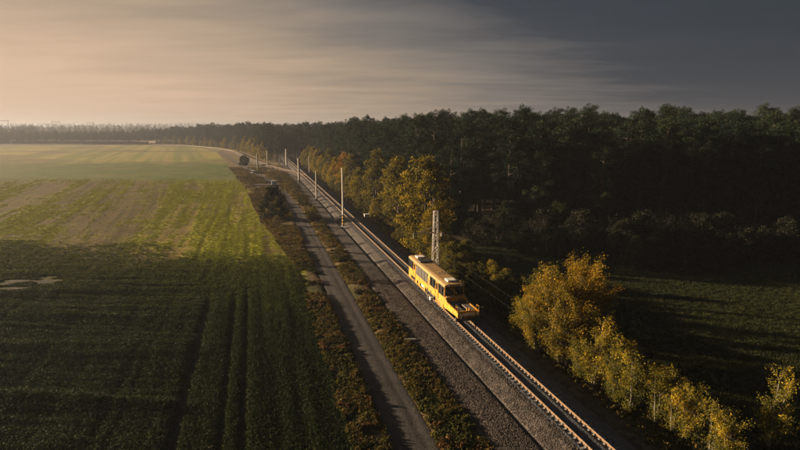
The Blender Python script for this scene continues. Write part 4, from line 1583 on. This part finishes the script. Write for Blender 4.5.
# ------------------------------------------------------------------ catenary masts
def lattice_mast():
    x, y = qy(2.75, 75.2), 75.2
    z0 = -0.95
    root = empty('lattice_mast', (x, y, z0), rz_tr)
    tag(root, 'pale steel lattice catenary mast with side arm behind the yellow vehicle', 'mast')
    H = 10.6
    b0, b1 = 0.42, 0.27
    part = lambda nme, mb, mat, par=root: mb.build(nme, mat, par)
    part('foundation', MB().box(-0.6, 0.6, -0.6, 0.6, -0.3, 0.35), 'concrete')
    for sx in (-1, 1):
        for sy in (-1, 1):
            part('leg', MB().bar((sx * b0, sy * b0, 0.3), (sx * b1, sy * b1, H), 0.11), 'galvanised')
    for face in range(4):
        mb = MB()
        n = 11
        for k in range(n):
            za, zb = 0.5 + (H - 0.7) * k / n, 0.5 + (H - 0.7) * (k + 1) / n
            wa, wb = b0 + (b1 - b0) * za / H, b0 + (b1 - b0) * zb / H
            s = 1 if k % 2 else -1
            pa, pb = (s * wa, wa), (-s * wb, wb)
            rot = lambda p: [(p[0], p[1]), (-p[1], p[0]), (-p[0], -p[1]), (p[1], -p[0])][face]
            A, B = rot(pa), rot(pb)
            mb.bar((*A, za), (*B, zb), 0.055)
            C_, D_ = rot((-wb, wb)), rot((wb, wb))
            mb.bar((*C_, zb), (*D_, zb), 0.045)
        part('lattice_bracing', mb, 'galvanised')
    part('cap', MB().box(-0.32, 0.32, -0.32, 0.32, H, H + 0.06), 'galvanised')
    arm = part('cantilever_arm', MB().tube([(-0.3, 0, 7.55), (-3.5, 0, 7.55)], 0.05, 6).tube([(-0.3, 0, 8.35), (-2.9, 0, 7.58)], 0.03, 5), 'galvanised')
    part('insulator', MB().tube([(-0.35, 0, 7.55), (-0.8, 0, 7.55)], 0.11, 8), 'porcelain', arm)
    part('drop_bracket', MB().tube([(-3.35, 0, 7.55), (-3.35, 0, 6.75)], 0.04, 6), 'galvanised', arm)
    part('side_bracket', MB().bar((0.3, 0, 7.9), (0.95, 0, 7.3), 0.07).box(0.8, 1.05, -0.15, 0.15, 6.9, 7.5), 'galvanised')
    return root


lattice_mast()


def pole(name, x, y, H, r0, r1, mat, label, group=None, striped=False, arm=0):
    z0 = -0.95
    root = empty(name, (x, y, z0), rz_tr)
    tag(root, label, 'mast', group)
    MB().box(-0.42, 0.42, -0.42, 0.42, -0.4, 0.28).build('foundation', 'concrete', root)
    MB().tube([(0, 0, 0.2), (0, 0, H * 0.5), (0, 0, H)], [r0, (r0 + r1) / 2, r1], 12, cap=True).build('shaft', mat, root, smooth=False)
    if striped:
        zz = 0.35
        for k in range(7):
            MB().tube([(0, 0, zz), (0, 0, zz + 0.36)], r0 + 0.012, 12).build('stripe_band', 'stripe_yellow' if k % 2 else 'stripe_black', root)
            zz += 0.36
    MB().tube([(0, 0, H), (0, 0, H + 0.06)], r1 + 0.03, 12).build('cap', 'galvanised', root)
    if arm:
        a_ = MB().tube([(0.1 * arm, 0, 7.4), (3.0 * arm, 0, 7.4)], 0.04, 6).tube([(0.1 * arm, 0, 8.1), (2.4 * arm, 0, 7.42)], 0.025, 5).build('cantilever_arm', 'wire', root)
        MB().tube([(0.2 * arm, 0, 7.4), (0.6 * arm, 0, 7.4)], 0.09, 8).build('insulator', 'porcelain', a_)
    return root


pole('catenary_mast', qy(-3.1, 119.3), 119.3, 13.4, 0.22, 0.15, 'pole_white', 'tall white tubular mast with yellow and black striped foot left of the track', striped=True)
pole('catenary_mast', qy(-3.4, 168.0), 168.0, 8.8, 0.27, 0.22, 'pole_concrete', 'grey concrete catenary mast next after the white striped one', arm=1)
pole('catenary_mast', qy(-5.0, 213.0), 213.0, 10.2, 0.42, 0.36, 'pole_concrete', 'thick pale concrete mast beside the points where the tracks part')
pole('catenary_mast', qy(4.4, 268.0), 268.0, 8.0, 0.22, 0.18, 'pole_concrete', 'slim mast right of the straight track before the autumn trees')
pole('catenary_mast', -66.5, 314.0, 9.6, 0.55, 0.50, 'pole_concrete', 'broad grey mast between the two tracks before the dark wood')
pole('catenary_mast', -75.5, 305.0, 9.2, 0.30, 0.26, 'pole_concrete', 'lighter mast standing beside the curving track near its bend')
pole('signal_mast', -71.3, 268.0, 9.4, 0.34, 0.30, 'mast_green', 'dark green mast beside the dirt road with a white car at its foot')


# overhead wires: contact wire and carrying cable over the straight track
def wire(name, pts, rad, label):
    P = []
    for a_, b_ in zip(pts[:-1], pts[1:]):
        a_, b_ = Vector(a_), Vector(b_)
        sag = 0.004 * (b_ - a_).length
        for k in range(12):
            t = k / 12
            v = a_.lerp(b_, t)
            v.z -= 4 * sag * t * (1 - t)
            P.append(v)
    P.append(Vector(pts[-1]))
    o = MB().tube(P, rad, 5).build(name, 'wire')
    tag(o, label, 'wire')


wy = [20, 75.2, 119.3, 168, 213, 268, 330, 400]
wire('contact_wire', [(qy(-0.2, y), y, 5.6) for y in wy], 0.0026, 'thin lower contact wire hanging above the straight track')
wire('carrying_cable', [(qy(-0.2, y), y, 6.65) for y in wy], 0.0028, 'thin upper carrying cable strung above the straight track')


# ------------------------------------------------------------------ small things by the far crossing
def car(x, y, rz):
    root = empty('parked_car', (x, y, float(ground_z(x, y))), rz)
    tag(root, 'white car parked at the foot of the green mast', 'car')
    b = [(-2.1, 0.35), (2.1, 0.35), (2.15, 0.75), (1.9, 0.92), (1.0, 0.98), (-2.05, 0.98), (-2.15, 0.7)]

    def side_prism(pr, hw):
        n = len(pr)
        return MB().add([(a_, -hw, z_) for a_, z_ in pr] + [(a_, hw, z_) for a_, z_ in pr],
                        [tuple(range(n)), tuple(range(n, 2 * n))[::-1]] + [(k, n + k, n + (k + 1) % n, (k + 1) % n) for k in range(n)])
    side_prism(b, 0.88).build('body', 'car_white', root, 0.05)
    side_prism([(1.0, 0.98), (0.35, 1.40), (-1.6, 1.43), (-2.05, 0.98)], 0.80).build('window_band', 'glass', root)
    side_prism([(0.40, 1.38), (0.3, 1.46), (-1.55, 1.49), (-1.66, 1.40)], 0.80).build('roof', 'car_white', root, 0.03)
    for sx in (-1.3, 1.3):
        for sy in (-0.8, 0.8):
            MB().tube([(sx, sy - 0.1, 0.32), (sx, sy + 0.1, 0.32)], 0.32, 14).build('wheel', 'rubber', root)


car(-71.6, 262.5, 1.2)


def cabinet(x, y, label, mat, w, d, h):
    root = empty('relay_cabinet', (x, y, float(ground_z(x, y))), rz_tr)
    tag(root, label, 'cabinet')
    MB().box(-w / 2 - .1, w / 2 + .1, -d / 2 - .1, d / 2 + .1, -0.2, 0.15).build('plinth', 'concrete', root)
    MB().box(-w / 2, w / 2, -d / 2, d / 2, 0.15, h).build('housing', mat, root, 0.03)
    MB().box(-w / 2 - .08, w / 2 + .08, -d / 2 - .08, d / 2 + .08, h, h + 0.08).build('lid', 'cabinet', root)
    for s in (-1, 1):
        MB().box(*sorted((s * 0.04, s * (w / 2 - 0.06))), -d / 2 - 0.03, -d / 2, 0.3, h - 0.12).build('door', mat, root)


cabinet(-49.0, 207.0, 'pale blue cabinet on the paved patch beyond the big round bush', 'sign_blue', 1.8, 1.0, 1.9)
cabinet(qy(-3.6, 127.0), 127.0, 'small white trackside box just beyond the white striped mast', 'cabinet', 0.7, 0.5, 1.0)
cabinet(qy(5.0, 133.0), 133.0, 'low grey box right of the track opposite the white striped mast', 'pole_concrete', 1.6, 0.8, 0.9)
slab = MB().box(-0.6, 0.6, -0.12, 0.12, -0.1, 0.14).build('concrete_post', 'concrete', None, 0.02)
slab.location = (1.1, 53.4, -0.72)
slab.rotation_euler = (0, 0.04, 0.1)
tag(slab, 'pale concrete post lying in the weeds at the edge of the gravel', 'post')
# concrete patch under the blue cabinet
cx_, cy_ = -53.0, 208.0
mbp = MB().box(cx_ - 5.5, cx_ + 5.0, cy_ - 2.2, cy_ + 2.2, -1.4, -0.62)
tag(mbp.build('paved_patch', 'road_dirt'), kind='structure')


def person(x, y, rz, label):
    """a small far figure: one continuous skin"""
    me = bpy.data.meshes.new('person')
    J = [((0, 0, 0.92), .15), ((0, 0, 1.2), .16), ((0, 0, 1.42), .15), ((0, 0, 1.52), .06), ((0, 0.02, 1.66), .10), ((0, 0.02, 1.74), .08),
         ((-.10, .02, .88), .10), ((-.12, .08, .48), .075), ((-.12, .02, .06), .05), ((-.12, .16, .03), .04),
         ((.10, -.02, .88), .10), ((.12, -.04, .48), .075), ((.12, -.16, .06), .05), ((.12, -.02, .03), .04),
         ((-.2, 0, 1.38), .065), ((-.27, -.03, 1.1), .05), ((-.27, .06, .85), .04),
         ((.2, 0, 1.38), .065), ((.27, .05, 1.1), .05), ((.27, .12, .86), .04)]
    E_ = [(0, 1), (1, 2), (2, 3), (3, 4), (4, 5), (0, 6), (6, 7), (7, 8), (8, 9), (0, 10), (10, 11), (11, 12), (12, 13), (2, 14), (14, 15), (15, 16), (2, 17), (17, 18), (18, 19)]
    me.from_pydata([j[0] for j in J], E_, [])
    o = bpy.data.objects.new('person', me)
    o.location = (x, y, float(ground_z(x, y)) + 0.1)
    o.rotation_euler = (0, 0, rz)
    link(o)
    md = o.modifiers.new('skin', 'SKIN')
    for i, (_, r_) in enumerate(J):
        me.skin_vertices[0].data[i].radius = (r_, r_)
    me.skin_vertices[0].data[0].use_root = True
    ss = o.modifiers.new('sub', 'SUBSURF')
    ss.levels = ss.render_levels = 2
    me.materials.append(MATS['coat'])
    tag(o, label, 'person')


person(X(float(road_q(291)), 291) + 0.4, 291, 0.3, 'dark clothed person walking on the far dirt road')
person(X(float(road_q(283)), 283) - 0.9, 283, 0.4, 'second dark clothed person on the dirt road, closer to the mast')


# ------------------------------------------------------------------ freight wagons far off on the curve
def wagon(i, pos, ang):
    root = empty('freight_wagon', (pos.x, pos.y, 0.0), ang)
    tag(root, 'rust red freight wagon with pale top standing on the far track', 'wagon', 'freight wagons on the far track')
    MB().box(-6.2, 6.2, -1.4, 1.4, 1.05, 2.7).build('body', 'wagon_rust', root)
    MB().prism([(-1.45, 2.7), (1.45, 2.7), (1.2, 3.25), (0.5, 3.55), (-0.5, 3.55), (-1.2, 3.25)], -6.3, 6.3).build('roof', 'wagon_pale', root)
    MB().box(-6.4, 6.4, -0.9, 0.9, 0.75, 1.05).build('underframe', 'dark_metal', root)
    for x_ in (-4.4, 4.4):
        MB().tube([(x_, -0.8, 0.46), (x_, 0.8, 0.46)], 0.46, 12).build('wheelset', 'dark_metal', root)


i0 = min(range(len(TRB)), key=lambda i: (TRB[i] - Vector((-318, 690, 0))).length)
dacc, k = 0.0, i0
nw = 0
nextd = 0.0
while nw < 9 and k < len(TRB) - 2:
    s_ = TRB[k + 1] - TRB[k]
    if dacc >= nextd:
        wagon(nw, TRB[k], math.atan2(s_.y, s_.x))
        nextd += 13.6
        nw += 1
    dacc += s_.length
    k += 1


# ------------------------------------------------------------------ distant line of power portals
def portal(x, y, H, Wd):
    z = float(ground_z(x, y))
    root = empty('power_portal', (x, y, z), 0.1)
    tag(root, 'hazy two legged power line portal beyond the far woods', 'pylon', 'power line portals on the horizon')
    for s in (-1, 1):
        MB().tube([(s * Wd / 2, 0, -0.5), (s * Wd / 2, 0, H)], [0.8, 0.5], 8).build('leg', 'wire', root)
        MB().tube([(s * Wd / 2, 0, H), (s * Wd / 2, 0, H + 3.5)], 0.3, 6).build('peak', 'wire', root)
    MB().box(-Wd * 0.62, Wd * 0.62, -0.6, 0.6, H - 0.9, H + 0.2).build('crossbeam', 'wire', root)
    for s in (-1, 0, 1):
        MB().tube([(s * Wd * 0.5, 0, H - 0.9), (s * Wd * 0.5, 0, H - 4)], 0.3, 6).build('insulator', 'porcelain', root)


for x_, y_, h_, w_ in ((-972, 1330, 37, 22), (-1040, 1640, 38, 20), (-1085, 1900, 38, 20)):
    portal(x_, y_, h_ - float(ground_z(x_, y_)), w_)

# ------------------------------------------------------------------ far woods in the haze
farP = []
for (cx, cy, rx, ry_, n) in ((-780, 860, 190, 40, 260), (-930, 1130, 260, 60, 260), (-560, 1150, 300, 60, 260), (-1250, 1500, 330, 80, 240), (-700, 1650, 500, 90, 300), (-1600, 2300, 600, 120, 260),
                             (-700, 2500, 900, 120, 300), (-1700, 3300, 1200, 160, 320), (0, 3400, 1400, 160, 320), (400, 1400, 900, 120, 400)):
    xx = cx + rng.uniform(-rx, rx, n)
    yy = cy + rng.uniform(-ry_, ry_, n) + 25 * np.sin(xx * 0.01)
    farP.append(np.stack([xx, yy], 1))
farP = np.concatenate(farP)
P = np.stack([farP[:, 0], farP[:, 1], ground_z(farP[:, 0], farP[:, 1])], 1)
leaf_src = []
for e_ in [o for o in bpy.data.objects if o.name.startswith('autumn_tree') and o.type == 'EMPTY'][2:6]:
    leaf_src.append([c for c in e_.children])
srcs = pine_src[:4] + leaf_src
dist = np.hypot(P[:, 0], P[:, 1])
scatter('far_woods', P, rng.uniform(0, 6.28, len(P)), rng.uniform(0.8, 1.15, len(P)) * (1 + 0.3 * sstep(dist, 1500, 3000)), rng.integers(0, len(srcs), len(P)), srcs,
        'hazy belts of distant woodland on the horizon', 'woodland')

# ------------------------------------------------------------------ haze
mh = bpy.data.materials.new('haze')
mh.use_nodes = True
t = mh.node_tree
t.nodes.clear()
out = N(t, 'ShaderNodeOutputMaterial')
pv = N(t, 'ShaderNodeVolumePrincipled')
pv.inputs['Color'].default_value = (0.25, 0.28, 0.34, 1)
pv.inputs['Density'].default_value = 0.00032
pv.inputs['Anisotropy'].default_value = 0.35
t.links.new(pv.outputs[0], out.inputs['Volume'])
MATS['haze'] = mh
gz = me_min = float(GZ.min())
hz = MB().box(-10500, 10500, -3500, 10500, gz - 1.5, 58).build('haze', 'haze')
tag(hz, kind='stuff')
print('objects', len(bpy.data.objects))
